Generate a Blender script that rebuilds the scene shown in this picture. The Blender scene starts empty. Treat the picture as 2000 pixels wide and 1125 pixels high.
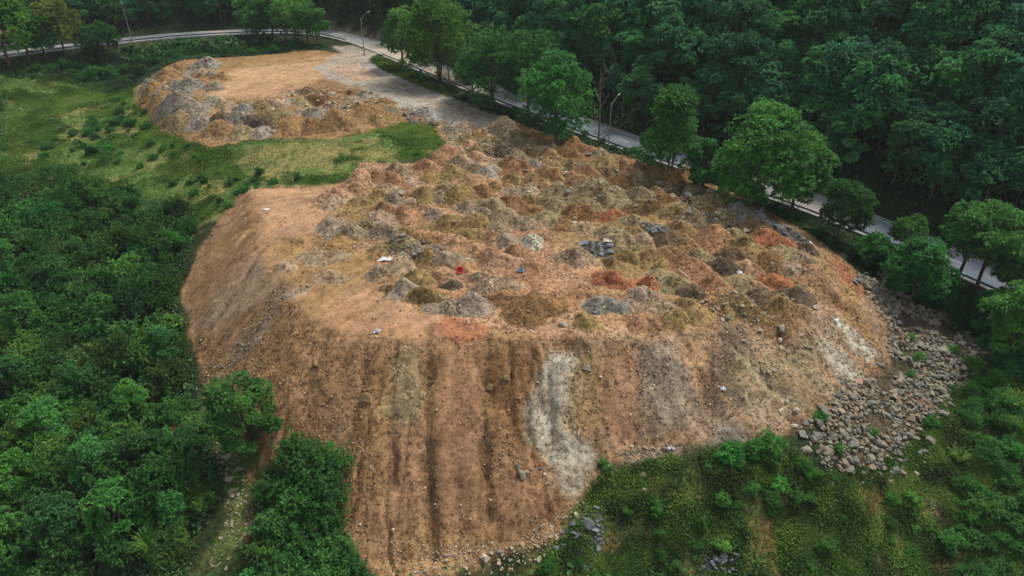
import bpy, math, random
import numpy as np
from mathutils import Vector, Matrix, geometry

# ------------------------------------------------------------------ camera, sky, sun, exposure
scene = bpy.context.scene
COL = scene.collection
CAM_Z, PITCH, HFOV = 46.0, math.radians(30.0), math.radians(72.0)
cam_data = bpy.data.cameras.new("camera")
cam_data.sensor_fit = 'HORIZONTAL'
cam_data.angle = HFOV
cam_data.clip_start = 0.5
cam_data.clip_end = 3000.0
cam = bpy.data.objects.new("camera", cam_data)
cam.location = (0, 0, CAM_Z)
cam.rotation_euler = (math.pi / 2 - PITCH, 0, 0)
COL.objects.link(cam)
scene.camera = cam

SUN_ELEV, SUN_AZ = math.radians(58), math.radians(52)     # azimuth from +Y towards +X
world = bpy.data.worlds.new("World")
scene.world = world
world.use_nodes = True
wn, wl = world.node_tree.nodes, world.node_tree.links
sky = wn.new("ShaderNodeTexSky")
sky.sky_type = 'NISHITA'
sky.sun_disc = False
sky.sun_elevation = SUN_ELEV
sky.sun_rotation = SUN_AZ
sky.altitude = 300
sky.air_density = 1.0
sky.dust_density = 4.0
sky.ozone_density = 1.0
desat = wn.new("ShaderNodeHueSaturation")                   # thin overcast: the dome is nearly grey
desat.inputs['Saturation'].default_value = 0.35
wl.new(sky.outputs[0], desat.inputs['Color'])
wl.new(desat.outputs[0], wn["Background"].inputs[0])
wn["Background"].inputs[1].default_value = 0.085

sun_data = bpy.data.lights.new("sun", 'SUN')
sun_data.energy = 1.5
sun_data.angle = math.radians(11)
sun_data.color = (1.0, 0.95, 0.88)
sun = bpy.data.objects.new("sun", sun_data)
sd = Vector((math.sin(SUN_AZ) * math.cos(SUN_ELEV), math.cos(SUN_AZ) * math.cos(SUN_ELEV), math.sin(SUN_ELEV)))
sun.rotation_euler = (-sd).to_track_quat('-Z', 'Y').to_euler()
sun.location = (0, 0, 200)
COL.objects.link(sun)

scene.view_settings.view_transform = 'Standard'
scene.view_settings.look = 'None'
scene.view_settings.gamma = 1.0
scene.view_settings.exposure = 1.2
scene.render.engine = 'CYCLES'
scene.cycles.max_bounces = 5
scene.cycles.diffuse_bounces = 3
scene.cycles.transparent_max_bounces = 4

# ------------------------------------------------------------------ small tools
RNG = np.random.default_rng(11)
random.seed(11)
FPX = 1000.0 / math.tan(HFOV / 2)
CP, SP = math.cos(PITCH), math.sin(PITCH)


def survey(u, v, z):
    """A measured point of the place: bearing (u, v) as read off the photograph and its height."""
    a, b = (u - 1000.0) / FPX, (562.5 - v) / FPX
    t = (CAM_Z - z) / (SP - b * CP)
    return np.array((a * t, (CP + b * SP) * t, z))


def srgb(r, g, b, k=1.0):
    def f(c):
        c /= 255.0
        return c / 12.92 if c <= 0.04045 else ((c + 0.055) / 1.055) ** 2.4
    return np.array((f(r) * k, f(g) * k, f(b) * k))


def hash2(ix, iy, seed):
    h = (ix * 374761393 + iy * 668265263 + seed * 974634777) & 0xFFFFFFFF
    h = ((h ^ (h >> 13)) * 1274126177) & 0xFFFFFFFF
    return ((h ^ (h >> 16)) & 0xFFFF) / 65535.0


def vnoise(x, y, seed=0):
    x = np.asarray(x, float); y = np.asarray(y, float)
    ix, iy = np.floor(x).astype(np.int64), np.floor(y).astype(np.int64)
    fx, fy = x - ix, y - iy
    fx = fx * fx * fx * (fx * (fx * 6 - 15) + 10); fy = fy * fy * fy * (fy * (fy * 6 - 15) + 10)
    a, b = hash2(ix, iy, seed), hash2(ix + 1, iy, seed)
    c, d = hash2(ix, iy + 1, seed), hash2(ix + 1, iy + 1, seed)
    return (a + (b - a) * fx) * (1 - fy) + (c + (d - c) * fx) * fy


def fbm(x, y, octaves=4, seed=0, gain=0.5):
    s, amp, tot = 0.0, 1.0, 0.0
    ca, sa = math.cos(0.6), math.sin(0.6)
    for k in range(octaves):
        s = s + amp * (vnoise(x, y, seed + 17 * k) * 2 - 1)
        tot += amp
        amp *= gain
        x, y = (x * ca - y * sa) * 2.03 + 3.7, (x * sa + y * ca) * 2.03 - 1.9
    return s / tot


def smooth(a, b, x):
    t = np.clip((x - a) / (b - a), 0, 1)
    return t * t * (3 - 2 * t)


def seg_dist(px, py, A, B):
    """distance to segment AB, its parameter, and which side (positive = left of AB)"""
    d = B - A
    t = np.clip(((px - A[0]) * d[0] + (py - A[1]) * d[1]) / max(d[0] ** 2 + d[1] ** 2, 1e-9), 0, 1)
    qx, qy = A[0] + t * d[0], A[1] + t * d[1]
    side = np.sign(d[0] * (py - A[1]) - d[1] * (px - A[0]))
    return np.hypot(px - qx, py - qy), t, side


def poly_sdf(px, py, P):
    """signed distance to polygon P, positive inside"""
    best = np.full(np.shape(px), 1e9)
    inside = np.zeros(np.shape(px), bool)
    n = len(P)
    for i in range(n):
        A, B = P[i], P[(i + 1) % n]
        best = np.minimum(best, seg_dist(px, py, A, B)[0])
        c = ((A[1] > py) != (B[1] > py))
        with np.errstate(divide='ignore', invalid='ignore'):
            xc = (B[0] - A[0]) * (py - A[1]) / (B[1] - A[1]) + A[0]
        inside ^= (c & (px < xc))
    return np.where(inside, best, -best)


def np_mesh(name, verts, quads=None, tris=None, smooth_shade=False):
    me = bpy.data.meshes.new(name)
    verts = np.asarray(verts, np.float32)
    me.vertices.add(len(verts))
    me.vertices.foreach_set("co", verts.ravel())
    nq = 0 if quads is None else len(quads)
    nt = 0 if tris is None else len(tris)
    loops, starts, tot = [], [], []
    if nq:
        loops.append(np.asarray(quads, np.int32).ravel())
        starts.append(np.arange(nq, dtype=np.int32) * 4); tot.append(np.full(nq, 4, np.int32))
    if nt:
        loops.append(np.asarray(tris, np.int32).ravel())
        starts.append(np.arange(nt, dtype=np.int32) * 3 + nq * 4); tot.append(np.full(nt, 3, np.int32))
    lp = np.concatenate(loops)
    me.loops.add(len(lp)); me.loops.foreach_set("vertex_index", lp)
    me.polygons.add(nq + nt)
    me.polygons.foreach_set("loop_start", np.concatenate(starts))
    me.polygons.foreach_set("loop_total", np.concatenate(tot))
    me.polygons.foreach_set("use_smooth", np.full(nq + nt, smooth_shade, bool))
    me.update(calc_edges=True)
    return me


def face_attr(me, name, vals):
    a = me.attributes.new(name, 'FLOAT', 'FACE')
    a.data.foreach_set("value", np.asarray(vals, np.float32))


def vert_color(me, name, cols, alpha=None):
    a = me.attributes.new(name, 'FLOAT_COLOR', 'POINT')
    c = np.ones((len(cols), 4), np.float32); c[:, :3] = cols
    if alpha is not None: c[:, 3] = alpha
    a.data.foreach_set("color", c.ravel())


def link(name, me, mat=None, parent=None, loc=None, rot=None, scale=None, color=None):
    o = bpy.data.objects.new(name, me)
    if mat is not None and me is not None and len(me.materials) == 0:
        me.materials.append(mat)
    COL.objects.link(o)
    if parent is not None:
        o.parent = parent
    if loc is not None: o.location = [float(c) for c in loc]
    if rot is not None: o.rotation_euler = [float(c) for c in rot]
    if scale is not None: o.scale = [float(c) for c in scale]
    if color is not None: o.color = (float(color[0]), float(color[1]), float(color[2]), 1.0)
    return o


def tag(o, label, cat=None, group=None, kind=None):
    if label: o["label"] = label
    if cat: o["category"] = cat
    if group: o["group"] = group
    if kind: o["kind"] = kind
    return o


# ------------------------------------------------------------------ materials
def new_mat(name, rough=0.9, spec=0.2):
    m = bpy.data.materials.new(name)
    m.use_nodes = True
    nt = m.node_tree
    b = nt.nodes["Principled BSDF"]
    b.inputs["Roughness"].default_value = rough
    b.inputs["Specular IOR Level"].default_value = spec
    return m, nt, b


def N(nt, t, **kw):
    n = nt.nodes.new(t)
    for k, v in kw.items():
        setattr(n, k, v)
    return n


def noise_node(nt, vec, scale, detail=4, rough=0.6):
    n = N(nt, "ShaderNodeTexNoise")
    n.inputs["Scale"].default_value = scale
    n.inputs["Detail"].default_value = detail
    n.inputs["Roughness"].default_value = rough
    nt.links.new(vec, n.inputs["Vector"])
    return n


def ramp(nt, fac, stops):
    r = N(nt, "ShaderNodeValToRGB")
    el = r.color_ramp.elements
    while len(el) < len(stops): el.new(0.5)
    for e, (p, c) in zip(el, stops):
        e.position = p
        e.color = (*c, 1) if len(c) == 3 else c
    nt.links.new(fac, r.inputs[0])
    return r


def mix(nt, kind, fac, a, b):
    n = N(nt, "ShaderNodeMix", data_type='RGBA', blend_type=kind)
    for s, v in ((n.inputs[0], fac), (n.inputs[6], a), (n.inputs[7], b)):
        if hasattr(v, "is_linked"):
            nt.links.new(v, s)
        elif isinstance(v, (int, float)):
            s.default_value = v
        else:
            s.default_value = (*[float(c) for c in v], 1)
    return n.outputs[2]


def earth_material(name, use_attr, bump=0.45, chip=True):
    """soil, gravel and clods; the base colour comes from the painted ground or from the object"""
    m, nt, b = new_mat(name, 0.95, 0.12)
    geo = N(nt, "ShaderNodeNewGeometry")
    pos = geo.outputs["Position"]
    if use_attr:
        an = N(nt, "ShaderNodeAttribute", attribute_name="Col")
        src, grit = an.outputs["Color"], an.outputs["Alpha"]
    else:
        grit = N(nt, "ShaderNodeValue").outputs[0]; grit.default_value = 1.0
        src = N(nt, "ShaderNodeObjectInfo").outputs["Color"]
    n1 = noise_node(nt, pos, 0.55, 5, 0.62)
    n2 = noise_node(nt, pos, 1.7, 5, 0.62)
    n3 = noise_node(nt, pos, 4.0, 2, 0.5)
    r1 = ramp(nt, n1.outputs["Fac"], [(0.32, (0.72, 0.70, 0.66)), (0.5, (1, 1, 1)), (0.7, (1.22, 1.2, 1.16))])
    r2 = ramp(nt, n2.outputs["Fac"], [(0.36, (0.50, 0.46, 0.40)), (0.5, (1, 1, 1)), (0.66, (1.30, 1.29, 1.27))])
    r3 = ramp(nt, n3.outputs["Fac"], [(0.36, (0.55, 0.52, 0.48)), (0.5, (1, 1, 1)), (0.66, (1.25, 1.24, 1.22))])
    c = mix(nt, 'MULTIPLY', 1.0, src, r1.outputs[0])
    c = mix(nt, 'MULTIPLY', grit, c, r2.outputs[0])
    c = mix(nt, 'MULTIPLY', 0.35, c, r3.outputs[0])
    nc = noise_node(nt, pos, 0.42, 3, 0.55)                # drying cracks and small runnels: thin winding dark lines
    crack = ramp(nt, nc.outputs["Fac"], [(0.490, (1, 1, 1)), (0.4965, (0.42, 0.38, 0.33)), (0.5035, (0.42, 0.38, 0.33)), (0.510, (1, 1, 1))])
    c = mix(nt, 'MULTIPLY', 0.8, c, crack.outputs[0])
    if chip:                                              # pale stone chips
        vo = N(nt, "ShaderNodeTexVoronoi")
        vo.inputs["Scale"].default_value = 3.4
        nt.links.new(pos, vo.inputs["Vector"])
        chipm = ramp(nt, vo.outputs["Distance"], [(0.10, (1, 1, 1)), (0.17, (0, 0, 0))])
        sel = N(nt, "ShaderNodeSeparateColor"); nt.links.new(vo.outputs["Color"], sel.inputs[0])
        pick = N(nt, "ShaderNodeMath", operation='GREATER_THAN'); pick.inputs[1].default_value = 0.80
        nt.links.new(sel.outputs[0], pick.inputs[0])
        soil = N(nt, "ShaderNodeMath", operation='MULTIPLY')
        nt.links.new(chipm.outputs[0], soil.inputs[0]); nt.links.new(pick.outputs[0], soil.inputs[1])
        soil2 = N(nt, "ShaderNodeMath", operation='MULTIPLY')
        nt.links.new(soil.outputs[0], soil2.inputs[0]); nt.links.new(grit, soil2.inputs[1]); soil = soil2
        pale = mix(nt, 'MIX', 0.65, c, (0.48, 0.40, 0.31))
        c = mix(nt, 'MIX', soil.outputs[0], c, pale)
    nt.links.new(c, b.inputs["Base Color"])
    bp = N(nt, "ShaderNodeBump"); bp.inputs["Strength"].default_value = bump; bp.inputs["Distance"].default_value = 0.35
    add = N(nt, "ShaderNodeMath", operation='MULTIPLY_ADD'); add.inputs[1].default_value = 0.12
    nt.links.new(n3.outputs["Fac"], add.inputs[0]); nt.links.new(n2.outputs["Fac"], add.inputs[2])
    nt.links.new(add.outputs[0], bp.inputs["Height"])
    nt.links.new(bp.outputs[0], b.inputs["Normal"])
    return m


def leaf_material(name, dark, mid, light, trans=0.32, rough=0.6):
    m, nt, b = new_mat(name, rough, 0.25)
    at = N(nt, "ShaderNodeAttribute", attribute_name="tint")
    oi = N(nt, "ShaderNodeObjectInfo")
    r = ramp(nt, at.outputs["Fac"], [(0.0, dark), (0.5, mid), (1.0, light)])
    hs = N(nt, "ShaderNodeHueSaturation")
    v = N(nt, "ShaderNodeMapRange"); v.inputs[3].default_value = 0.72; v.inputs[4].default_value = 1.28
    nt.links.new(oi.outputs["Random"], v.inputs[0]); nt.links.new(v.outputs[0], hs.inputs["Value"])
    mul = N(nt, "ShaderNodeMath", operation='MULTIPLY'); mul.inputs[1].default_value = 7.31
    fr = N(nt, "ShaderNodeMath", operation='FRACT')
    nt.links.new(oi.outputs["Random"], mul.inputs[0]); nt.links.new(mul.outputs[0], fr.inputs[0])
    h = N(nt, "ShaderNodeMapRange"); h.inputs[3].default_value = 0.478; h.inputs[4].default_value = 0.515
    nt.links.new(fr.outputs[0], h.inputs[0]); nt.links.new(h.outputs[0], hs.inputs["Hue"])
    nt.links.new(r.outputs[0], hs.inputs["Color"])
    tinted = mix(nt, 'MULTIPLY', 1.0, hs.outputs[0], oi.outputs["Color"])
    nt.links.new(tinted, b.inputs["Base Color"])
    tr = N(nt, "ShaderNodeBsdfTranslucent")
    nt.links.new(tinted, tr.inputs["Color"])
    mx = N(nt, "ShaderNodeMixShader"); mx.inputs[0].default_value = trans
    nt.links.new(b.outputs[0], mx.inputs[1]); nt.links.new(tr.outputs[0], mx.inputs[2])
    nt.links.new(mx.outputs[0], nt.nodes["Material Output"].inputs[0])
    return m


def plain_material(name, col, rough=0.7, scale=6.0, amount=0.35, spec=0.3, metallic=0.0, bump=0.15, obj_color=False):
    m, nt, b = new_mat(name, rough, spec)
    b.inputs["Metallic"].default_value = metallic
    pos = N(nt, "ShaderNodeTexCoord").outputs["Object"]
    n1 = noise_node(nt, pos, scale, 5, 0.65)
    lo = 1 - amount
    r = ramp(nt, n1.outputs["Fac"], [(0.3, (lo, lo, lo * 0.97)), (0.55, (1, 1, 1)), (0.75, (1 + amount * 0.5,) * 3)])
    src = N(nt, "ShaderNodeObjectInfo").outputs["Color"] if obj_color else tuple(col)
    c = mix(nt, 'MULTIPLY', 1.0, src, r.outputs[0])
    nt.links.new(c, b.inputs["Base Color"])
    bp = N(nt, "ShaderNodeBump"); bp.inputs["Strength"].default_value = bump; bp.inputs["Distance"].default_value = 0.1
    nt.links.new(n1.outputs["Fac"], bp.inputs["Height"]); nt.links.new(bp.outputs[0], b.inputs["Normal"])
    return m


M = {}
M['earth'] = earth_material("earth_ground", True)
M['pile'] = earth_material("dumped_earth", True, bump=0.7)
M['leaf'] = leaf_material("tree_leaves", (0.0205, 0.0914, 0.0362), (0.0512, 0.1946, 0.0616), (0.1091, 0.3277, 0.0906))
M['leaf_road'] = leaf_material("roadside_leaves", (0.0253, 0.0921, 0.0235), (0.0598, 0.1960, 0.0399), (0.1264, 0.3267, 0.0563))
M['shrub'] = leaf_material("shrub_leaves", (0.0178, 0.0731, 0.0166), (0.0436, 0.1617, 0.0315), (0.0992, 0.2811, 0.0482))
M['under'] = leaf_material("undergrowth_leaves", (0.0176, 0.0588, 0.0224), (0.0440, 0.1232, 0.0392), (0.0880, 0.1960, 0.0560))
M['grass'] = leaf_material("grass_blades", (0.0479, 0.1214, 0.0178), (0.0939, 0.2208, 0.0308), (0.1820, 0.3036, 0.0527), 0.2)
M['herb'] = leaf_material("herb_leaves", (0.0322, 0.0589, 0.0127), (0.0709, 0.1432, 0.0207), (0.1610, 0.2431, 0.0397), 0.2)
M['banana'] = leaf_material("banana_leaves", (0.0109, 0.0357, 0.0060), (0.0260, 0.0714, 0.0135), (0.0521, 0.1122, 0.0270), 0.25, 0.6)
M['bark'] = plain_material("bark", (0.11, 0.085, 0.06), 0.9, 3.0, 0.45, bump=0.5)
M['deadwood'] = plain_material("dead_bark", (0.16, 0.13, 0.11), 0.9, 3.0, 0.35, bump=0.4)
M['rock'] = plain_material("rubble_stone", (0.3, 0.28, 0.24), 0.9, 2.2, 0.4, bump=0.5, obj_color=True)
M['metal'] = plain_material("galvanised_steel", (0.27, 0.285, 0.29), 0.5, 2.0, 0.15, metallic=0.4)
M['rail'] = plain_material("weathered_rail_steel", (0.10, 0.105, 0.11), 0.6, 2.0, 0.3, metallic=0.3)
M['kerb'] = plain_material("kerb_concrete", (0.26, 0.255, 0.23), 0.85, 1.2, 0.3)
M['paint'] = plain_material("road_paint", (0.42, 0.43, 0.42), 0.7, 1.5, 0.5)
M['plastic'] = plain_material("scrap_plastic", (0.5, 0.5, 0.5), 0.5, 4.0, 0.2, obj_color=True)
M['plaster'] = plain_material("pale_plaster", (0.55, 0.53, 0.47), 0.85, 0.8, 0.25)
M['rooftile'] = plain_material("roof_sheet", (0.20, 0.13, 0.10), 0.7, 0.9, 0.3)
M['glass'] = plain_material("window_glass", (0.03, 0.035, 0.04), 0.15, 1.0, 0.1, spec=0.5)


def road_material():
    m, nt, b = new_mat("asphalt", 0.85, 0.25)
    geo = N(nt, "ShaderNodeNewGeometry")
    pos = geo.outputs["Position"]
    at = N(nt, "ShaderNodeAttribute", attribute_name="Col").outputs["Color"]
    n1 = noise_node(nt, pos, 0.16, 5, 0.6)
    n2 = noise_node(nt, pos, 2.5, 4, 0.7)
    r1 = ramp(nt, n1.outputs["Fac"], [(0.35, (0.75, 0.76, 0.78)), (0.52, (1, 1, 1)), (0.68, (1.25, 1.18, 1.05))])
    r2 = ramp(nt, n2.outputs["Fac"], [(0.3, (0.85, 0.85, 0.85)), (0.7, (1.12, 1.12, 1.12))])
    c = mix(nt, 'MULTIPLY', 1.0, at, r1.outputs[0])
    c = mix(nt, 'MULTIPLY', 1.0, c, r2.outputs[0])
    nt.links.new(c, b.inputs["Base Color"])
    return m


M['road'] = road_material()

# ------------------------------------------------------------------ the road line
ROAD_S = [(1990, 565, -5), (1870, 510, -4), (1720, 449, -3), (1580, 394, -2), (1400, 335, -1), (1220, 276, 0.3),
          (1050, 213, 2.4), (900, 156, 4.3), (790, 112, 5.6), (700, 78, 6.3), (640, 64, 6.6), (560, 60, 6.8), (450, 63, 7.0),
          (330, 70, 7.0), (200, 84, 7.0), (100, 95, 7.0), (0, 108, 7.0)]
road_pts = [survey(*p) for p in ROAD_S]
road_pts = [np.array((190., -30., -14.)), np.array((112., 50., -8.5))] + road_pts + [np.array((-165., 142., 7.0)), np.array((-260., 60., 7.0))]


def catmull(P, step):
    P = [np.asarray(p, float) for p in P]
    Q = [2 * P[0] - P[1]] + P + [2 * P[-1] - P[-2]]
    out = []
    for i in range(1, len(Q) - 2):
        a, b, c, d = Q[i - 1], Q[i], Q[i + 1], Q[i + 2]
        n = max(2, int(np.linalg.norm(c - b) / step))
        for k in range(n):
            t = k / n
            out.append(0.5 * ((2 * b) + (c - a) * t + (2 * a - 5 * b + 4 * c - d) * t * t + (3 * b - a - 3 * c + d) * t ** 3))
    out.append(P[-1])
    return np.array(out)


ROAD = catmull(road_pts, 1.0)
for _ in range(60):                                          # ease the survey noise out of the alignment
    ROAD[1:-1] = ROAD[1:-1] * 0.5 + 0.25 * (ROAD[:-2] + ROAD[2:])
# resample to even 1.5 m
seg = np.r_[0, np.cumsum(np.linalg.norm(np.diff(ROAD, axis=0), axis=1))]
S_ROAD = np.arange(0, seg[-1], 1.5)
ROAD = np.stack([np.interp(S_ROAD, seg, ROAD[:, k]) for k in range(3)], 1)
RT = np.gradient(ROAD[:, :2], axis=0); RT /= np.linalg.norm(RT, axis=1)[:, None]
RN = np.stack([RT[:, 1], -RT[:, 0]], 1)                       # right of travel (right end -> left end) = far side of the road


def road_near(px, py):
    """signed distance to the road centre (positive on the uphill, far side) and road height there"""
    px = np.asarray(px, float); py = np.asarray(py, float)
    shp = px.shape
    qx, qy = px.ravel(), py.ravel()
    best = np.full(qx.shape, 1e18); idx = np.zeros(qx.shape, int)
    for i0 in range(0, len(qx), 20000):
        s = slice(i0, i0 + 20000)
        d2 = (qx[s, None] - ROAD[None, ::2, 0]) ** 2 + (qy[s, None] - ROAD[None, ::2, 1]) ** 2
        k = d2.argmin(1)
        idx[s] = k * 2
    dx, dy = qx - ROAD[idx, 0], qy - ROAD[idx, 1]
    d = dx * RN[idx, 0] + dy * RN[idx, 1]
    far = np.hypot(dx, dy)
    along = np.abs(dx * RT[idx, 0] + dy * RT[idx, 1])
    d = np.where(along > 4, np.sign(d) * far, d)
    zr = ROAD[idx, 2] + 0 * d
    return d.reshape(shp), zr.reshape(shp)


# ------------------------------------------------------------------ terrain survey: break lines and spot heights
LINES = {
    'dump_crest': [(480, 368, 1.0), (497, 430, .8), (510, 480, .6), (560, 545, .5), (600, 612, .4), (640, 640, .3), (700, 655, .3),
                   (760, 660, .3), (850, 650, .3), (960, 650, .2), (1060, 662, 0), (1140, 668, 0), (1220, 655, 0), (1290, 655, -.2),
                   (1400, 622, -.3), (1480, 602, -.5), (1560, 585, -.5), (1635, 545, -.5), (1600, 488, 0.2), (1520, 438, .6),
                   (1400, 370, 1), (1300, 334, 1.2), (1200, 300, 1.5), (1100, 274, 1.8), (1000, 248, 2.2)],
    'dump_toe': [(475, 372, 0), (440, 420, -2.5), (395, 480, -5), (362, 560, -8.5), (370, 650, -9.5), (400, 760, -11), (440, 830, -10.6),
                 (490, 895, -10.4), (570, 950, -12), (640, 1010, -13.2), (690, 1070, -14.5), (740, 1140, -15.6), (850, 1112, -15.2),
                 (940, 1092, -14.8), (1060, 1058, -13.6), (1110, 1000, -12), (1160, 955, -10.6), (1200, 905, -9), (1340, 875, -7.8),
                 (1400, 850, -7.4), (1480, 858, -7.4), (1560, 840, -7.2), (1640, 800, -7), (1720, 735, -6.6), (1752, 690, -6),
                 (1742, 640, -5), (1705, 565, -3.2), (1640, 500, -1.6), (1560, 440, -1), (1420, 366, .3)],
    'pad_crest': [(690, 108, 5.9), (600, 102, 5.4), (500, 112, 5.0), (400, 118, 4.8), (330, 135, 4.5), (300, 165, 4.2), (315, 200, 3.8), (350, 218, 3.6),
                  (430, 226, 3.6), (500, 226, 3.8), (600, 236, 3.6), (700, 226, 3.7), (770, 206, 3.9)],
    'pad_toe': [(272, 165, 1.5), (264, 205, 0.1), (320, 260, 0.2), (410, 290, .8), (480, 276, 1.2), (570, 267, 1.6), (650, 272, 1.8),
                (740, 260, 2.0), (790, 238, 2.5)],
}
SPOTS = [(500, 150, 5), (420, 180, 4.5), (600, 170, 4.8), (650, 140, 5.4), (700, 150, 5.2), (650, 116, 5.8), (730, 170, 4.8), (780, 185, 4.4),
         (850, 215, 3.5), (960, 242, 2.3), (700, 400, 1.2), (900, 400, 1.2), (1100, 400, 1.2), (1300, 450, .8), (800, 500, .8), (1000, 550, .5),
         (1200, 550, .4), (1400, 520, .3), (900, 300, 1.8), (1000, 320, 1.6),
         (480, 287, 1.2), (600, 292, 1.5), (700, 322, 1.4), (830, 292, 1.8), (850, 252, 2.2), (790, 245, 2.3), (420, 330, -.6), (460, 302, .1),
         (470, 350, -1.2), (560, 338, .3), (640, 350, .9), (540, 352, -.5), (425, 390, -2.6),
         (0, 330, -3), (150, 300, -2.6), (100, 200, 0), (0, 150, 1.5), (200, 200, -.5), (250, 178, -.6), (300, 252, -.9), (250, 300, -2.2),
         (350, 300, -1), (340, 370, -3), (250, 370, -4), (50, 370, -5), (330, 420, -5), (200, 420, -6.5), (0, 450, -8), (200, 500, -8.6),
         (0, 700, -13), (200, 700, -12.5), (100, 850, -15), (300, 880, -13), (0, 1000, -17), (300, 1080, -15.5), (100, 1100, -18),
         (460, 950, -12.2), (430, 1110, -14.6), (560, 1100, -15.4), (-300, 500, -9), (-300, 300, -2), (-300, 900, -17),
         (400, 98, 3.2), (300, 112, 2.4), (200, 122, 2.6), (500, 97, 4.2), (100, 128, 3), (0, 135, 3),
         (1800, 560, -6.5), (1900, 650, -8.4), (1980, 620, -7.2), (1900, 800, -9.5), (1990, 900, -11), (1850, 700, -7.6), (1800, 800, -8.2),
         (1720, 880, -9), (1600, 900, -8.6), (1750, 950, -11), (1450, 930, -8.9), (1300, 930, -9.2), (1250, 1000, -12), (1500, 1050, -13),
         (1700, 1080, -14.4), (1990, 1080, -15), (1300, 1120, -15), (1100, 1122, -15.4), (1000, 1122, -15.6), (1500, 1125, -15)]
EXTRA = [(0, 25, -24), (-40, 25, -24), (45, 25, -23), (-100, 20, -27), (100, 20, -19), (-260, 20, -20), (-260, 100, -6), (130, 20, -14), (0, -40, -40),
         (-270, -40, -40), (270, -40, -30), (-270, 400, 20), (270, 400, 20)]

pts, cons = [], []
for ln_name, ln in LINES.items():
    P = [survey(*p) for p in ln]
    base = len(pts)
    n = 0
    for i in range(len(P) - 1):
        m = max(1, int(np.linalg.norm((P[i + 1] - P[i])[:2]) / (2 if ln_name == 'dump_crest' else 4)))
        for k in range(m):
            p_ = P[i] + (P[i + 1] - P[i]) * k / m
            if ln_name == 'dump_crest':                      # the rim is scalloped, load by load
                p_ = p_ + np.array((1.9 * fbm(p_[0] / 5.5, p_[1] / 5.5, 2, 201), 2.1 * fbm(p_[0] / 5.5, p_[1] / 5.5, 2, 202), 0.5 * fbm(p_[0] / 7, p_[1] / 7, 2, 203)))
            pts.append(p_); n += 1
    pts.append(P[-1]); n += 1
    cons += [(base + k, base + k + 1) for k in range(n - 1)]
pts += [survey(*p) for p in SPOTS] + [np.array(p, float) for p in EXTRA]
# the road bed and its near verge
for i in range(0, len(ROAD), 5):
    pts.append(ROAD[i].copy())
    v = ROAD[i].copy(); v[:2] -= RN[i] * 6.0; v[2] -= 0.7
    pts.append(v)
pts = np.array(pts)
cv, ce, cf, ov, oe, of_ = geometry.delaunay_2d_cdt([Vector((p[0], p[1])) for p in pts], cons, [], 0, 0.02)
cz = np.array([np.mean([pts[k][2] for k in o]) if len(o) else np.nan for o in ov])
cxy = np.array([(v.x, v.y) for v in cv])
if np.isnan(cz).any():
    for i in np.where(np.isnan(cz))[0]:
        d = np.hypot(pts[:, 0] - cxy[i, 0], pts[:, 1] - cxy[i, 1]); k = d.argsort()[:3]
        cz[i] = (pts[k, 2] / (d[k] + .01)).sum() / (1 / (d[k] + .01)).sum()

X0, Y0, NX, NY = -262.0, -30.0, 525, 421                      # 1 m raster
gx, gy = np.meshgrid(X0 + np.arange(NX), Y0 + np.arange(NY), indexing='ij')
H1 = np.full((NX, NY), np.nan)
for f in cf:
    for k in range(1, len(f) - 1):
        A, B, C = cxy[f[0]], cxy[f[k]], cxy[f[k + 1]]
        lo = np.maximum(np.floor(np.minimum(np.minimum(A, B), C) - (X0, Y0)).astype(int), 0)
        hi = np.minimum(np.ceil(np.maximum(np.maximum(A, B), C) - (X0, Y0)).astype(int) + 1, (NX, NY))
        if (hi <= lo).any(): continue
        sx, sy = gx[lo[0]:hi[0], lo[1]:hi[1]], gy[lo[0]:hi[0], lo[1]:hi[1]]
        det = (B[1] - C[1]) * (A[0] - C[0]) + (C[0] - B[0]) * (A[1] - C[1])
        if abs(det) < 1e-9: continue
        w0 = ((B[1] - C[1]) * (sx - C[0]) + (C[0] - B[0]) * (sy - C[1])) / det
        w1 = ((C[1] - A[1]) * (sx - C[0]) + (A[0] - C[0]) * (sy - C[1])) / det
        w2 = 1 - w0 - w1
        ins = (w0 >= -1e-6) & (w1 >= -1e-6) & (w2 >= -1e-6)
        z = w0 * cz[f[0]] + w1 * cz[f[k]] + w2 * cz[f[k + 1]]
        blk = H1[lo[0]:hi[0], lo[1]:hi[1]]
        blk[ins] = z[ins]
H1 = np.where(np.isnan(H1), -10, H1)


def blur(a, it):
    for _ in range(it):
        p = np.pad(a, 1, mode='edge')
        a = 0.25 * p[:-2, 1:-1] + 0.5 * p[1:-1, 1:-1] + 0.25 * p[2:, 1:-1]
        p = np.pad(a, 1, mode='edge')
        a = 0.25 * p[1:-1, :-2] + 0.5 * p[1:-1, 1:-1] + 0.25 * p[1:-1, 2:]
    return a


H1 = blur(H1, 1)
RD1, RZ1 = road_near(gx, gy)
hill = RZ1 + 0.3 + 0.68 * np.maximum(RD1 - 6.5, 0) + 2.2 * fbm(gx / 22, gy / 22, 3, 5) * smooth(8, 25, RD1)
hill = np.minimum(hill, 95 + 0.1 * hill)
H1 = np.where(RD1 > 5.0, hill, H1)
bed = RZ1 - 0.10
wb = 1 - smooth(4.6, 8.5, np.abs(RD1))
H1 = H1 * (1 - wb) + bed * wb


def sample(A, x, y):
    fx = np.clip(np.asarray(x, float) - X0, 0, NX - 1.001); fy = np.clip(np.asarray(y, float) - Y0, 0, NY - 1.001)
    ix, iy = fx.astype(int), fy.astype(int)
    tx, ty = fx - ix, fy - iy
    return (A[ix, iy] * (1 - tx) + A[ix + 1, iy] * tx) * (1 - ty) + (A[ix, iy + 1] * (1 - tx) + A[ix + 1, iy + 1] * tx) * ty


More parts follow.
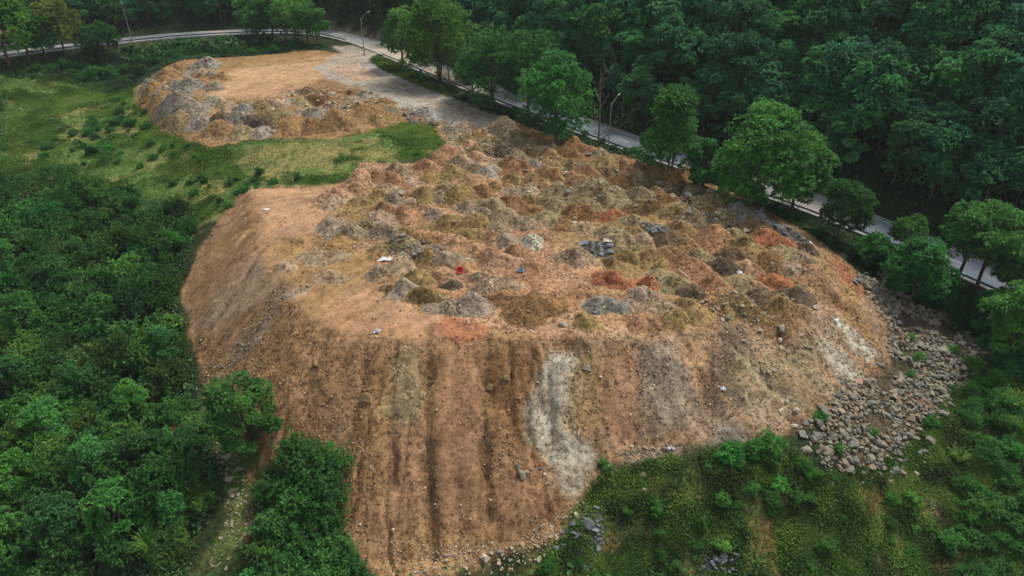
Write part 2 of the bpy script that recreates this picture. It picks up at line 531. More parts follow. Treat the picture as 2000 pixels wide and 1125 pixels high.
def ground_at(uv):
    """where the bearings uv meet the surveyed ground -> (n, 2) plan positions"""
    uv = np.atleast_2d(np.asarray(uv, float))
    a, b = (uv[:, 0] - 1000) / FPX, (562.5 - uv[:, 1]) / FPX
    t = np.arange(40, 330, 0.25)
    x = a[:, None] * t; y = (CP + b * SP)[:, None] * t; z = CAM_Z - (SP - b * CP)[:, None] * t
    hit = z < sample(H1, x, y)
    k = np.where(hit.any(1), hit.argmax(1), len(t) - 1)
    r = np.arange(len(uv))
    return np.stack([x[r, k], y[r, k]], 1)


def region(uv):
    return ground_at(uv)


def scatter(P, n, rng, dens=None):
    lo, hi = P.min(0), P.max(0)
    out = np.zeros((0, 2))
    while len(out) < n:
        q = rng.uniform(lo, hi, (n * 2, 2))
        q = q[poly_sdf(q[:, 0], q[:, 1], P) > 0]
        if dens is not None and len(q):
            q = q[rng.uniform(0, 1, len(q)) < dens(q[:, 0], q[:, 1])]
        out = np.r_[out, q]
    return out[:n]


def spread(P, spacing, rng, jitter=0.45, margin=0.0):
    lo, hi = P.min(0) - margin, P.max(0) + margin
    a, b = np.meshgrid(np.arange(lo[0], hi[0], spacing), np.arange(lo[1], hi[1], spacing * 0.87), indexing='ij')
    a = a + (np.arange(a.shape[1]) % 2)[None, :] * spacing / 2
    q = np.stack([a.ravel(), b.ravel()], 1) + rng.uniform(-jitter, jitter, (a.size, 2)) * spacing
    return q[poly_sdf(q[:, 0], q[:, 1], P) > -margin]


# ------------------------------------------------------------------ zones (plan polygons)
DUMP = np.array([survey(*p)[:2] for p in LINES['dump_toe']] + [survey(1300, 326, 1)[:2], survey(1200, 296, 1.3)[:2], survey(1100, 268, 1.7)[:2],
                survey(1010, 240, 2.2)[:2], survey(880, 228, 3)[:2], survey(845, 250, 2.3)[:2], survey(868, 285, 1.9)[:2], survey(850, 310, 1.8)[:2], survey(770, 320, 1.6)[:2],
                survey(700, 315, 1.5)[:2], survey(690, 340, 1.4)[:2], survey(650, 358, 1.1)[:2], survey(560, 368, .8)[:2]])
PAD = np.array([survey(*p)[:2] for p in LINES['pad_toe']] + [survey(850, 238, 2.8)[:2], survey(960, 246, 2.2)[:2], survey(1010, 236, 2.3)[:2], survey(900, 205, 3.6)[:2], survey(800, 165, 5)[:2], survey(700, 122, 6)[:2],
               survey(712, 106, 6.2)[:2], survey(680, 100, 6.2)[:2], survey(600, 97, 5.3)[:2], survey(500, 108, 5)[:2], survey(400, 112, 4.8)[:2], survey(320, 128, 4.2)[:2]])
FIELD = region([(650, 385), (700, 350), (850, 318), (900, 240), (1000, 252), (1100, 280), (1250, 322), (1400, 378), (1520, 448), (1600, 500), (1620, 560), (1540, 590),
                (1400, 625), (1290, 640), (1220, 600), (1130, 600), (1000, 610), (930, 620), (800, 600), (730, 560), (700, 500), (640, 480)])

# ------------------------------------------------------------------ terrain mesh
xl = np.r_[np.arange(-262, -112, 4.0), np.arange(-112, -54, 0.8), np.arange(-54, 60, 0.3), np.arange(60, 104, 1.0), np.arange(104, 262.1, 4.0)]
yl = np.r_[np.arange(-28, 42, 1.75), np.arange(42, 148, 0.3), np.arange(148, 212, 0.6), np.arange(212, 388, 4.0)]
TX, TY = np.meshgrid(xl, yl, indexing='ij')
TZ = sample(H1, TX, TY)
d_dump = poly_sdf(TX, TY, DUMP)
d_pad = poly_sdf(TX, TY, PAD)
d_road, _zr = road_near(TX, TY)
in_dump = smooth(-1.0, 1.5, d_dump)
in_pad = smooth(-1.0, 1.0, d_pad)
gxz, gyz = np.gradient(blur(H1, 2))
slope1 = np.hypot(gxz, gyz)
SLOPE = sample(slope1, TX, TY)
steep = smooth(0.25, 0.5, SLOPE)
BARE = [region([(478, 366), (560, 368), (645, 362), (640, 455), (560, 470), (600, 520), (560, 560), (460, 680), (372, 640), (362, 560), (440, 430)]),
        region([(560, 560), (640, 520), (735, 485), (740, 560), (800, 605), (880, 618), (930, 650), (840, 662), (700, 665), (630, 650), (590, 615)]),
        region([(410, 190), (430, 140), (520, 112), (690, 104), (800, 165), (1000, 238), (960, 250), (800, 205), (690, 165), (600, 182), (480, 200)]),
        region([(845, 660), (940, 665), (940, 1000), (860, 1000)]), region([(1195, 680), (1250, 690), (1250, 850), (1200, 870)])]
bare = np.zeros_like(TZ)
for k_, P_ in enumerate(BARE):
    bare = np.maximum(bare, smooth(-1.2, 1.2, poly_sdf(TX, TY, P_) + 0.8 * fbm(TX / 3, TY / 3, 3, 13)) * (1 if k_ < 3 else .6))
# lobes and rills running down the tipping face
gdx, gdy = sample(blur(gxz, 4), TX, TY), sample(blur(gyz, 4), TX, TY)
gl = np.hypot(gdx, gdy) + 1e-6
cx_, cy_ = -6.0, 96.0                                         # the face fans out round this point
ang = np.arctan2(TX - cx_, -(TY - cy_)) * 34
rad = np.hypot(TX - cx_, TY - cy_)
lobes = fbm(ang / 4.2, rad / 38, 3, 21)
rills = fbm(ang / 1.1, rad / 16, 3, 33)
rough = fbm(TX / 1.3, TY / 1.3, 4, 7)
fine = fbm(TX / 0.55, TY / 0.55, 2, 9)
broad = fbm(TX / 9, TY / 9, 3, 3)
veg_rough = 0.35 * broad + 0.12 * rough
rough2 = fbm(TX / 2.3, TY / 2.3, 3, 8)
flat_soil = 0.16 * rough2 + 0.07 * rough + 0.03 * fine + 0.25 * broad
band = ang / 3.6 + 0.8 * fbm(TX / 6, TY / 6, 3, 23)           # one band = the spill of a few loads
nb = fbm(band, rad / 60, 2, 25) * 2.2
chan = np.exp(-(nb / 0.16) ** 2)
nb2 = fbm(ang / 1.5 + 0.4 * fbm(TX / 4, TY / 4, 2, 27), rad / 30, 2, 29) * 2.0
chan2 = np.exp(-(nb2 / 0.15) ** 2)
face = 0.55 * lobes + 0.22 * rills - 0.55 * chan * (0.4 + 0.9 * smooth(-.3, .3, broad)) - 0.22 * chan2 + 0.30 * rough2 + 0.14 * rough + 0.05 * fine
soil_w = np.clip(in_dump + in_pad, 0, 1)
scrape = fbm((TX * 0.75 + TY * 0.66) / 9, (TX * 0.66 - TY * 0.75) / 0.8, 3, 15)   # blade marks on the graded parts
smoothed = 0.18 * broad + 0.07 * scrape + 0.05 * rough
soil_dz = flat_soil * (1 - steep) + face * steep
soil_dz = soil_dz * (1 - bare) + (smoothed * (1 - steep) + (0.35 * face + 0.10 * rough) * steep) * bare
dz = (1 - soil_w) * veg_rough + soil_w * soil_dz
dz *= smooth(4.2, 7.5, np.abs(d_road))
TZ = TZ + dz
GULLY = [([(838, 640), (834, 720), (832, 800), (836, 900), (842, 1000), (846, 1085)], .75, 1.5),
         ([(955, 660), (945, 730), (945, 820), (950, 920), (955, 1010)], 0.7, 1.2),
         ([(700, 660), (682, 690), (668, 715), (660, 760)], 0.5, 0.45),
         ([(1185, 680), (1178, 760), (1160, 840), (1165, 900)], 0.6, 0.7), ([(1250, 670), (1245, 760), (1240, 850)], .6, .6), ([(1330, 665), (1370, 740), (1390, 810)], .6, .6), ([(775, 668), (765, 740), (758, 840), (770, 950)], .55, .8), ([(1035, 675), (1030, 760), (1022, 850), (1000, 950)], .6, .8), ([(890, 665), (892, 760), (895, 880), (890, 1000)], .5, .5), ([(640, 655), (610, 740), (590, 800)], .5, .6), ([(520, 480), (470, 560), (410, 640)], .6, .6), ([(505, 430), (450, 500), (390, 570)], .6, .5),
         ([(560, 560), (500, 640), (440, 720)], 0.9, 0.4),
         ([(1395, 640), (1420, 720), (1440, 800)], 0.9, 0.5),
         ([(1500, 610), (1540, 690), (1590, 760)], 0.8, 0.4),
         ([(660, 480), (560, 600), (470, 720)], 1.0, 0.35)]
GM = np.zeros_like(TZ)
for line, w, dep in GULLY:
    L = ground_at(line)
    wob = 0.75 * fbm(TX / 2.6, TY / 2.6, 3, 41 + len(line)) + 0.15
    dd = np.full(TZ.shape, 1e9)
    for i in range(len(L) - 1):
        dd = np.minimum(dd, seg_dist(TX, TY, L[i], L[i + 1])[0])
    g = np.exp(-((np.maximum(dd + wob, 0)) / w) ** 2)
    dep *= 0.72
    TZ -= dep * g * (0.55 + 0.7 * smooth(-.4, .4, fbm(TX / 5, TY / 5, 2, 43)))
    GM = np.maximum(GM, g * min(dep, 1.0))

RUTS = [[(575, 610), (640, 560), (720, 510), (760, 480)], [(600, 625), (680, 570), (750, 530)], [(640, 640), (700, 600), (740, 570)], [(690, 645), (735, 605), (760, 580)],
        [(520, 470), (580, 420), (640, 400)], [(500, 400), (570, 385), (640, 380)], [(700, 125), (640, 140), (560, 155), (470, 180)], [(700, 135), (600, 165), (480, 190)], [(690, 120), (560, 122), (450, 130)],
        [(700, 130), (780, 175), (880, 220), (960, 243)], [(710, 126), (800, 178), (900, 215), (985, 240)], [(1010, 620), (1080, 600), (1130, 570)], [(980, 600), (1060, 620), (1150, 640)]]
RM = np.zeros_like(TZ)
for line in RUTS:
    L = catmull([np.r_[p_, 0] for p_ in ground_at(line)], 1.5)[:, :2]
    dd = np.full(TZ.shape, 1e9)
    for i in range(len(L) - 1):
        dd = np.minimum(dd, seg_dist(TX, TY, L[i], L[i + 1])[0])
    rut = np.exp(-((dd - 0.95) / 0.28) ** 2)
    TZ -= 0.16 * rut - 0.07 * np.exp(-((dd - 1.5) / 0.3) ** 2)
    RM = np.maximum(RM, rut)


def hz(x, y):
    x = np.asarray(x, float); y = np.asarray(y, float)
    ix = np.clip(np.searchsorted(xl, x) - 1, 0, len(xl) - 2); iy = np.clip(np.searchsorted(yl, y) - 1, 0, len(yl) - 2)
    tx = np.clip((x - xl[ix]) / (xl[ix + 1] - xl[ix]), 0, 1); ty = np.clip((y - yl[iy]) / (yl[iy + 1] - yl[iy]), 0, 1)
    return (TZ[ix, iy] * (1 - tx) + TZ[ix + 1, iy] * tx) * (1 - ty) + (TZ[ix, iy + 1] * (1 - tx) + TZ[ix + 1, iy + 1] * tx) * ty


# soil and gravel colours (sRGB readings of dry surfaces)
EK = 0.95
CL = {k: srgb(*v, EK) for k, v in dict(
    tan=(160, 127, 93), pad=(194, 158, 124), pink=(175, 140, 110), redd=(157, 119, 90), ochre=(150, 121, 82), olive=(136, 117, 76),
    olivegrey=(142, 132, 100), mauve=(152, 138, 121), rust=(158, 100, 70), brown=(128, 96, 62), dark=(94, 82, 66), charcoal=(86, 78, 68),
    bluegrey=(126, 127, 121), pale=(180, 178, 160), grey=(142, 138, 128), greypink=(160, 141, 118), darkbrown=(96, 74, 54), haul=(160, 157, 148),
    veg=(98, 104, 60), vegdark=(46, 58, 34), dry=(128, 124, 76), mead=(92, 118, 58)).items()}
for k_ in CL:
    CL[k_] = CL[k_] * np.array((1.0, 1.0, 1.0)) * 0.84

nA, nB = fbm(TX / 5.5, TY / 5.5, 4, 51), fbm(TX / 1.6, TY / 1.6, 3, 57)
C = np.empty(TX.shape + (3,))
C[:] = CL['vegdark']


def lay(mask, col):
    m = np.clip(mask, 0, 1)[..., None]
    C[:] = C * (1 - m) + np.asarray(col) * m


def zone(uv, feather=1.0, amp=1.2):
    P = region(uv)
    return smooth(-feather, feather, poly_sdf(TX, TY, P) + amp * nA + 0.5 * amp * nB)


MEADOW_UV = [(0, 135), (60, 140), (130, 150), (250, 150), (265, 205), (320, 262), (410, 292), (480, 278), (640, 275), (790, 240), (845, 250), (868, 285), (850, 308),
             (700, 315), (690, 340), (620, 360), (480, 366), (440, 415), (390, 440), (330, 400), (200, 380), (100, 345), (0, 345)]
lay(zone(MEADOW_UV, 2.0), CL['mead'])
lay(zone(MEADOW_UV, 1.0) * smooth(-0.1, 0.3, nA) * .9, CL['dry'])
lay(zone([(480, 288), (640, 278), (740, 270), (760, 290), (680, 320), (640, 330), (480, 335), (455, 315)], 1.5), CL['dry'] * .95)
lay(zone([(330, 400), (400, 300), (440, 330), (430, 400), (390, 450)], 1.5) * smooth(-.1, .3, nB), CL['dry'])
GRASS_UV = [(1120, 1010), (1180, 930), (1300, 900), (1400, 880), (1550, 880), (1600, 930), (1700, 920), (1780, 880), (1850, 780), (1900, 700), (2000, 760), (2000, 1125), (1000, 1125), (1080, 1070)]
lay(zone(GRASS_UV, 1.5), CL['veg'])
lay(zone(GRASS_UV, 1.5) * smooth(0.0, 0.4, nA + .5 * nB) * .7, CL['brown'])
lay(zone([(1750, 1125), (1800, 1000), (1850, 860), (1900, 880), (1880, 1000), (1850, 1125)], 1.5, 2.5) * smooth(-.2, .2, nB), CL['tan'])
lay(zone([(1260, 905), (1450, 930), (1560, 880), (1590, 900), (1480, 960), (1300, 950)], .8, .8), CL['mead'])
# the path at the lower left
lay(zone([(420, 770), (480, 850), (520, 880), (505, 990), (490, 1050), (420, 1125), (370, 1125), (410, 1080), (450, 1000), (440, 900), (400, 800)], 1.0, 1.0), CL['veg'])
lay(zone([(430, 790), (500, 860), (545, 870), (520, 930), (505, 990), (490, 1060), (478, 1060), (490, 960), (470, 900)], .6, .6), CL['redd'])
# dump
lay(smooth(-0.6, 0.6, d_dump + 0.8 * nA + 0.5 * nB), CL['tan'])
lay(smooth(-0.6, 0.6, d_pad + 0.8 * nA), CL['ochre'])
PATCH = [
    # flat top of the dump
    ([(490, 370), (640, 372), (640, 460), (520, 470)], 'pink', 1.0), ([(490, 470), (640, 450), (700, 520), (600, 600), (540, 520)], 'ochre', 1.5),
    ([(640, 570), (730, 560), (800, 600), (870, 620), (850, 655), (700, 655), (640, 640), (600, 610)], 'pink', .8),
    ([(560, 540), (720, 480), (740, 520), (600, 620)], 'ochre', .8),
    ([(660, 590), (790, 640), (770, 660), (650, 640)], 'redd', 1.5), ([(880, 600), (1130, 600), (1200, 640), (1060, 665), (900, 640)], 'pink', 1),
    ([(1000, 460), (1140, 440), (1170, 560), (1100, 600), (960, 600)], 'redd', 1.5), ([(1060, 480), (1150, 470), (1160, 540), (1080, 560)], 'pink', 1.5),
    ([(1090, 440), (1160, 425), (1160, 480), (1110, 470)], 'pink', .5), ([(1200, 440), (1300, 460), (1300, 490), (1230, 490)], 'pink', .6),
    ([(1280, 565), (1340, 570), (1330, 605), (1280, 600)], 'pink', .5), ([(1400, 620), (1560, 585), (1640, 560), (1600, 500), (1400, 520)], 'olive', 2),
    ([(870, 250), (1000, 260), (1100, 320), (1000, 360), (880, 330)], 'greypink', 2), ([(880, 290), (960, 300), (930, 340), (850, 330)], 'pink', 1.5),
    ([(1150, 310), (1400, 380), (1620, 500), (1640, 540), (1600, 480), (1400, 362), (1180, 295)], 'brown', .8),
    ([(900, 330), (1500, 480), (1300, 560), (1000, 440)], 'olive', 3),
    ([(700, 330), (800, 325), (840, 380), (720, 390)], 'greypink', 1.5), ([(655, 380), (800, 390), (820, 470), (660, 470)], 'olive', 2),
    ([(840, 430), (1040, 440), (1040, 560), (860, 560)], 'redd', 2.5),
    # tipping face, left to right
    ([(1150, 670), (1400, 650), (1620, 600), (1700, 720), (1560, 830), (1300, 870), (1180, 880)], 'greypink', 2.5),
    ([(500, 380), (520, 470), (430, 520), (380, 600), (370, 560), (440, 450)], 'ochre', 1), ([(500, 500), (540, 560), (430, 640), (380, 640), (420, 560)], 'greypink', .8),
    ([(580, 560), (610, 570), (480, 700), (430, 740), (470, 660)], 'mauve', .5), ([(540, 570), (560, 590), (440, 720), (410, 730)], 'ochre', .4),
    ([(400, 700), (480, 720), (560, 790), (430, 800)], 'ochre', 1), ([(560, 620), (640, 650), (560, 760), (480, 740)], 'ochre', 1.2),
    ([(600, 650), (760, 665), (720, 800), (640, 830), (560, 790)], 'tan', 1.2), ([(720, 690), (775, 690), (760, 800), (700, 800)], 'ochre', .8),
    ([(778, 680), (822, 690), (830, 780), (800, 840), (765, 800)], 'olivegrey', .6), ([(690, 820), (760, 850), (770, 1000), (700, 980)], 'ochre', 1.2),
    ([(770, 850), (830, 830), (830, 1000), (770, 1010)], 'redd', .8), ([(845, 650), (940, 660), (940, 900), (930, 1060), (860, 1050), (840, 850)], 'redd', .8),
    ([(845, 660), (890, 660), (890, 800), (850, 820)], 'tan', .8), ([(855, 640), (870, 615), (950, 640), (950, 660), (870, 665)], 'rust', .4),
    ([(830, 700), (850, 700), (852, 1000), (838, 1000)], 'ochre', .4), ([(950, 670), (1040, 680), (1030, 860), (960, 880)], 'brown', .8), ([(960, 660), (1010, 640), (1040, 690), (970, 710)], 'ochre', .6),
    ([(1000, 880), (1060, 890), (1080, 1000), (1000, 1010), (985, 940)], 'redd', .8), ([(960, 1000), (1070, 1000), (1040, 1050), (970, 1050)], 'darkbrown', .8),
    ([(1075, 675), (1130, 680), (1115, 760), (1120, 860), (1080, 870), (1030, 855), (1035, 770)], 'pale', .6), ([(1090, 870), (1160, 850), (1165, 930), (1120, 975), (1090, 940)], 'pale', .8),
    ([(1075, 730), (1085, 730), (1095, 780), (1085, 810), (1075, 790)], 'bluegrey', .4), ([(1130, 690), (1180, 690), (1190, 780), (1150, 850), (1110, 830)], 'olive', .7),
    ([(1190, 670), (1250, 680), (1250, 860), (1200, 890), (1180, 800)], 'redd', .8), ([(1255, 680), (1330, 670), (1380, 780), (1390, 830), (1300, 870), (1250, 850)], 'mauve', .8),
    ([(1330, 670), (1390, 660), (1400, 800), (1380, 820)], 'tan', .8), ([(1400, 620), (1450, 620), (1470, 700), (1420, 690)], 'charcoal', .6),
    ([(1390, 690), (1430, 700), (1440, 800), (1400, 810), (1380, 760)], 'dark', .8), ([(1440, 700), (1580, 660), (1620, 780), (1500, 830), (1440, 780)], 'olivegrey', 1.5),
    ([(1480, 620), (1560, 610), (1580, 660), (1520, 690)], 'brown', 1), ([(1400, 800), (1500, 780), (1620, 770), (1560, 830), (1460, 850)], 'greypink', 1.2),
    ([(1590, 645), (1628, 665), (1702, 742), (1660, 754), (1604, 690)], 'pale', .8), ([(1628, 628), (1676, 648), (1716, 700), (1700, 716), (1655, 672)], 'pale', .6),
    ([(1640, 550), (1690, 590), (1740, 680), (1700, 680), (1650, 610)], 'ochre', .8), ([(1690, 560), (1720, 620), (1750, 690), (1730, 700), (1690, 620)], 'greypink', .6),
    ([(1630, 500), (1700, 560), (1690, 575), (1640, 540)], 'rust', .6), ([(1530, 430), (1640, 500), (1700, 555), (1640, 510), (1540, 445)], 'brown', .6),
    ([(1400, 840), (1450, 840), (1470, 860), (1400, 865)], 'bluegrey', .6), ([(1210, 880), (1340, 865), (1330, 890), (1230, 905)], 'greypink', .6),
    ([(800, 1020), (960, 1050), (950, 1095), (800, 1125), (740, 1125)], 'ochre', 1),
    # upper pad and haul road
    ([(400, 185), (470, 130), (600, 115), (680, 112), (650, 145), (580, 175), (420, 192)], 'pad', 1.2), ([(420, 190), (560, 165), (640, 160), (600, 182), (450, 195)], 'pink', 1.0),
    ([(420, 118), (560, 112), (640, 118), (520, 130), (430, 135)], 'ochre', .8), ([(560, 180), (640, 150), (700, 180), (760, 210), (700, 220), (600, 200)], 'brown', 1.2),
    ([(640, 112), (700, 112), (705, 130), (640, 130)], 'pad', 1.0),
    ([(615, 130), (690, 114), (705, 118), (770, 145), (870, 186), (1000, 238), (960, 250), (850, 235), (780, 208), (700, 170), (640, 150)], 'haul', 1.0),
    ([(690, 116), (720, 130), (800, 165), (900, 205), (980, 238), (940, 236), (800, 180), (700, 130)], 'grey', .8),
    ([(650, 135), (740, 150), (700, 165), (640, 145)], 'pad', 1.0),
    # lay-by beyond the road
    ([(630, 50), (720, 58), (800, 100), (770, 102), (700, 70), (630, 62)], 'greypink', 1.0), ([(640, 48), (760, 66), (800, 90), (740, 75), (650, 56)], 'grey', .8),
    # boulder slope
    ([(1700, 560), (1760, 600), (1850, 620), (1910, 680), (1880, 760), (1800, 880), (1750, 920), (1660, 910), (1580, 870), (1620, 800), (1740, 700)], 'dark', 1.4),
    ([(1800, 790), (1880, 800), (1890, 850), (1820, 850)], 'redd', .8),
]
# spill bands following the fall of the face
st = (soil_w * steep)
bandkey = np.floor(band * 1.25 + 0.35 * nb).astype(np.int64)
bsel = hash2(bandkey, bandkey * 0 + 5, 91)
for lo_, hi_, key in ((0, .2, 'ochre'), (.2, .36, 'brown'), (.36, .55, 'redd'), (.55, .68, 'greypink'), (.68, .78, 'olive'), (.78, .88, 'pink')):
    lay(st * ((bsel >= lo_) & (bsel < hi_)) * (0.22 + 0.25 * nB), CL[key])
lay(st * chan * 0.5, CL['darkbrown'])
lay(st * chan2 * 0.3, CL['brown'])
for uv, key, fth in PATCH:
    lay(zone(uv, fth * 1.2, 1.2 * min(fth, 1.4) + 0.6) * (0.84 + 0.5 * nB if key == 'pale' else 0.74), CL[key])
lay(st * smooth(0.05, 0.40, rills) * 0.35, CL['brown'])
lay(st * smooth(0.1, 0.5, -rills) * 0.35, CL['tan'] * 1.15)
lay(zone([(612, 132), (690, 112), (712, 116), (775, 145), (872, 186), (1000, 238), (960, 250), (850, 236), (780, 208), (700, 172), (640, 152)], 1.2, 0.8) * (0.8 + 0.35 * nB), CL['haul'])
lay(zone([(650, 90), (690, 90), (735, 104), (722, 118), (700, 130), (630, 132), (640, 112), (668, 104)], 1.0, 0.6) * 0.9, CL['haul'] * np.array((1.08, 1.0, .92)))
lay(zone([(640, 132), (700, 124), (740, 150), (690, 160)], 1.2, 1.0) * 0.5, CL['pad'])
lay(GM * soil_w * 0.55, CL['darkbrown'])
lay(RM * soil_w * 0.35, CL['brown'])
lay(bare * soil_w * smooth(0.0, 0.5, scrape) * 0.35, CL['ochre'])
lay(bare * soil_w * smooth(0.0, 0.5, -scrape) * 0.25, CL['pad'])
C *= (1 + 0.22 * nA + 0.14 * nB)[..., None]
C = np.clip(C, 0.004, 0.8)

nx, ny = len(xl), len(yl)
ii = (np.arange(nx - 1)[:, None] * ny + np.arange(ny - 1)[None, :]).ravel()
quads = np.stack([ii, ii + ny, ii + ny + 1, ii + 1], 1)
me = np_mesh("ground", np.stack([TX.ravel(), TY.ravel(), TZ.ravel()], 1), quads, smooth_shade=True)
vert_color(me, "Col", C.reshape(-1, 3), (1 - 0.75 * bare).ravel())
ground = link("ground", me, M['earth'])
tag(ground, "valley ground with the dumped earth platform and its tipping face", kind="structure")

# ------------------------------------------------------------------ road, markings, kerb, guard rails
def strip(lo, hi, nn, lift, i0=0, i1=None, crown=0.0):
    i1 = len(ROAD) if i1 is None else i1
    sel = np.arange(i0, i1)
    off = np.linspace(lo, hi, nn)
    V = np.zeros((len(sel), nn, 3))
    V[:, :, :2] = ROAD[sel, None, :2] + RN[sel, None, :] * off[None, :, None]
    V[:, :, 2] = ROAD[sel, None, 2] + lift - crown * np.abs(off)[None, :]
    a = (np.arange(len(sel) - 1)[:, None] * nn + np.arange(nn - 1)[None, :]).ravel()
    return V.reshape(-1, 3), np.stack([a, a + 1, a + nn + 1, a + nn], 1)


V, Q = strip(-3.7, 3.7, 9, 0.06)
me = np_mesh("road", V, Q, smooth_shade=True)
dust = smooth(0.0, 0.5, fbm(V[:, 0] / 16, V[:, 1] / 16, 3, 71) + 0.25 * fbm(V[:, 0] / 4, V[:, 1] / 4, 3, 72))
near_lay = np.exp(-(((V[:, 0] + 42) / 28) ** 2 + ((V[:, 1] - 192) / 22) ** 2))
w = np.clip(0.55 * dust + 0.75 * near_lay, 0, 1)[:, None]
vert_color(me, "Col", srgb(98, 107, 116, .9) * (1 - w) + srgb(172, 162, 142, .95) * w)
road = link("road", me, M['road'])
tag(road, "grey two lane asphalt road curving round the dump", kind="structure")


def dash_mesh(i, off, w, n):
    V, Q = strip(off - w / 2, off + w / 2, 2, 0.0, i, i + n)
    V[:, 2] += 0.066
    return np_mesh("lane_dash", V, Q)


for i in range(20, len(ROAD) - 40, 6):
    link("lane_dash", dash_mesh(i, 0.0, 0.17, 3), M['paint'], parent=road)
for off in (-3.3, 3.3):
    V, Q = strip(off - .08, off + .08, 2, 0.066)
    link("edge_line", np_mesh("edge_line", V, Q), M['paint'], parent=road)


def swept(profile, i0, i1, side_off, lift, step=1):
    """profile (offset, height) swept along the road"""
    sel = np.arange(i0, i1, step)
    n = len(profile)
    V = np.zeros((len(sel), n, 3))
    for k, (o, h) in enumerate(profile):
        V[:, k, :2] = ROAD[sel, :2] + RN[sel] * (side_off + o)
        V[:, k, 2] = ROAD[sel, 2] + lift + h
    a = (np.arange(len(sel) - 1)[:, None] * n + np.arange(n)[None, :]).ravel()
    b = (np.arange(len(sel) - 1)[:, None] * n + (np.arange(n)[None, :] + 1) % n).ravel()
    return V.reshape(-1, 3), np.stack([a, b, b + n, a + n], 1)


def nearest_road(u, v, z):
    p = survey(u, v, z)
    return int(((ROAD[:, :2] - p[:2]) ** 2).sum(1).argmin())


i_gap_r, i_gap_l = nearest_road(738, 108, 6.0), nearest_road(652, 84, 6.5)
i_left_end = nearest_road(0, 108, 7.0) + 18
kerb_prof = [(-0.45, -0.25), (-0.45, 0.14), (0.05, 0.14), (0.05, -0.25)]
for a, b, lab in ((6, i_gap_r, "pale concrete kerb strip under the long guard rail"), (i_gap_l, i_left_end, "pale concrete kerb strip along the far left bend")):
    V, Q = swept(kerb_prof, a, b, -3.95, 0.0)
    o = link("kerb", np_mesh("kerb", V, Q), M['kerb'])
    tag(o, lab, kind="structure")
V, Q = swept(kerb_prof, 6, nearest_road(820, 125, 5.4), 4.35, 0.0)
o = link("kerb", np_mesh("kerb", V, Q), M['kerb'])
tag(o, "pale concrete gutter edge on the forest side of the road", kind="structure")

rail_prof = [(0, .46), (.07, .50), (.07, .56), (.0, .61), (.07, .66), (.07, .72), (0, .76), (-.02, .76), (.05, .71), (.05, .67), (-.02, .61), (.05, .55), (.05, .51), (-.02, .46)]
pv = np.array([(x, y, z) for z in (-0.6, .80) for x, y in ((-.07, -.07), (.07, -.07), (.07, .07), (-.07, .07))])
pq = np.array([(0, 1, 5, 4), (1, 2, 6, 5), (2, 3, 7, 6), (3, 0, 4, 7), (4, 5, 6, 7)])
post_me = np_mesh("post", pv, pq); post_me.materials.append(M['metal'])
for a, b, lab in ((10, i_gap_r, "long steel guard rail between the dump and the road"), (i_gap_l, i_left_end, "steel guard rail round the far bend above the banana plants")):
    c = ROAD[(a + b) // 2]
    root = link("guard_rail", None, loc=(0, 0, 0))
    tag(root, lab, "guard rail")
    V, Q = swept(rail_prof, a, b, -4.25, 0.0)
    link("rail", np_mesh("rail", V, Q), M['rail'], parent=root)
    for i in range(a, b, 3):
        p = ROAD[i]
        q = p[:2] - RN[i] * 4.38
        link("post", post_me, parent=root, loc=(q[0], q[1], p[2]), rot=(0, 0, math.atan2(RT[i][1], RT[i][0])))

# ------------------------------------------------------------------ soil piles
PILE_SHAPES = []


def pile_surface(k, x, y):
    """height of heap k over the plan, and its normalised radius"""
    cx, cy, rx, ry, rot, h, seed, clod = PILE_SHAPES[k]
    dx, dy = x - cx, y - cy
    lx, ly = (dx * math.cos(rot) + dy * math.sin(rot)) / rx, (-dx * math.sin(rot) + dy * math.cos(rot)) / ry
    T = np.arctan2(ly, lx)
    wob = 1 + 0.18 * np.sin(T * 2 + seed) + 0.12 * np.sin(T * 3 + seed * 1.7) + 0.08 * np.sin(T * 5 + seed * 2.3)
    rr = np.hypot(lx, ly) / wob
    ri = np.minimum(rr, 1)
    prof = np.where(rr < 1, (1 - ri) * 0.42 + 0.58 * (0.5 + 0.5 * np.cos(np.pi * ri)), -(rr - 1) * 1.6)
    prof = np.minimum(prof, 0.72 + 0.22 * abs(math.sin(seed * 2.9)) + 0.04 * np.cos(rr * 6))
    prof = prof * (1 + 0.35 * fbm(x / 2.4, y / 2.4, 2, int(seed * 5) % 89))
    lump = clod * fbm(x / 0.75, y / 0.75, 3, int(seed * 7) % 97) + 0.16 * h * fbm(x / 1.5, y / 1.5, 2, int(seed * 11) % 89)
    z = hz(x, y) + h * prof + lump * np.clip(1.25 - rr, 0.1, 1) - 0.05
    return z, rr


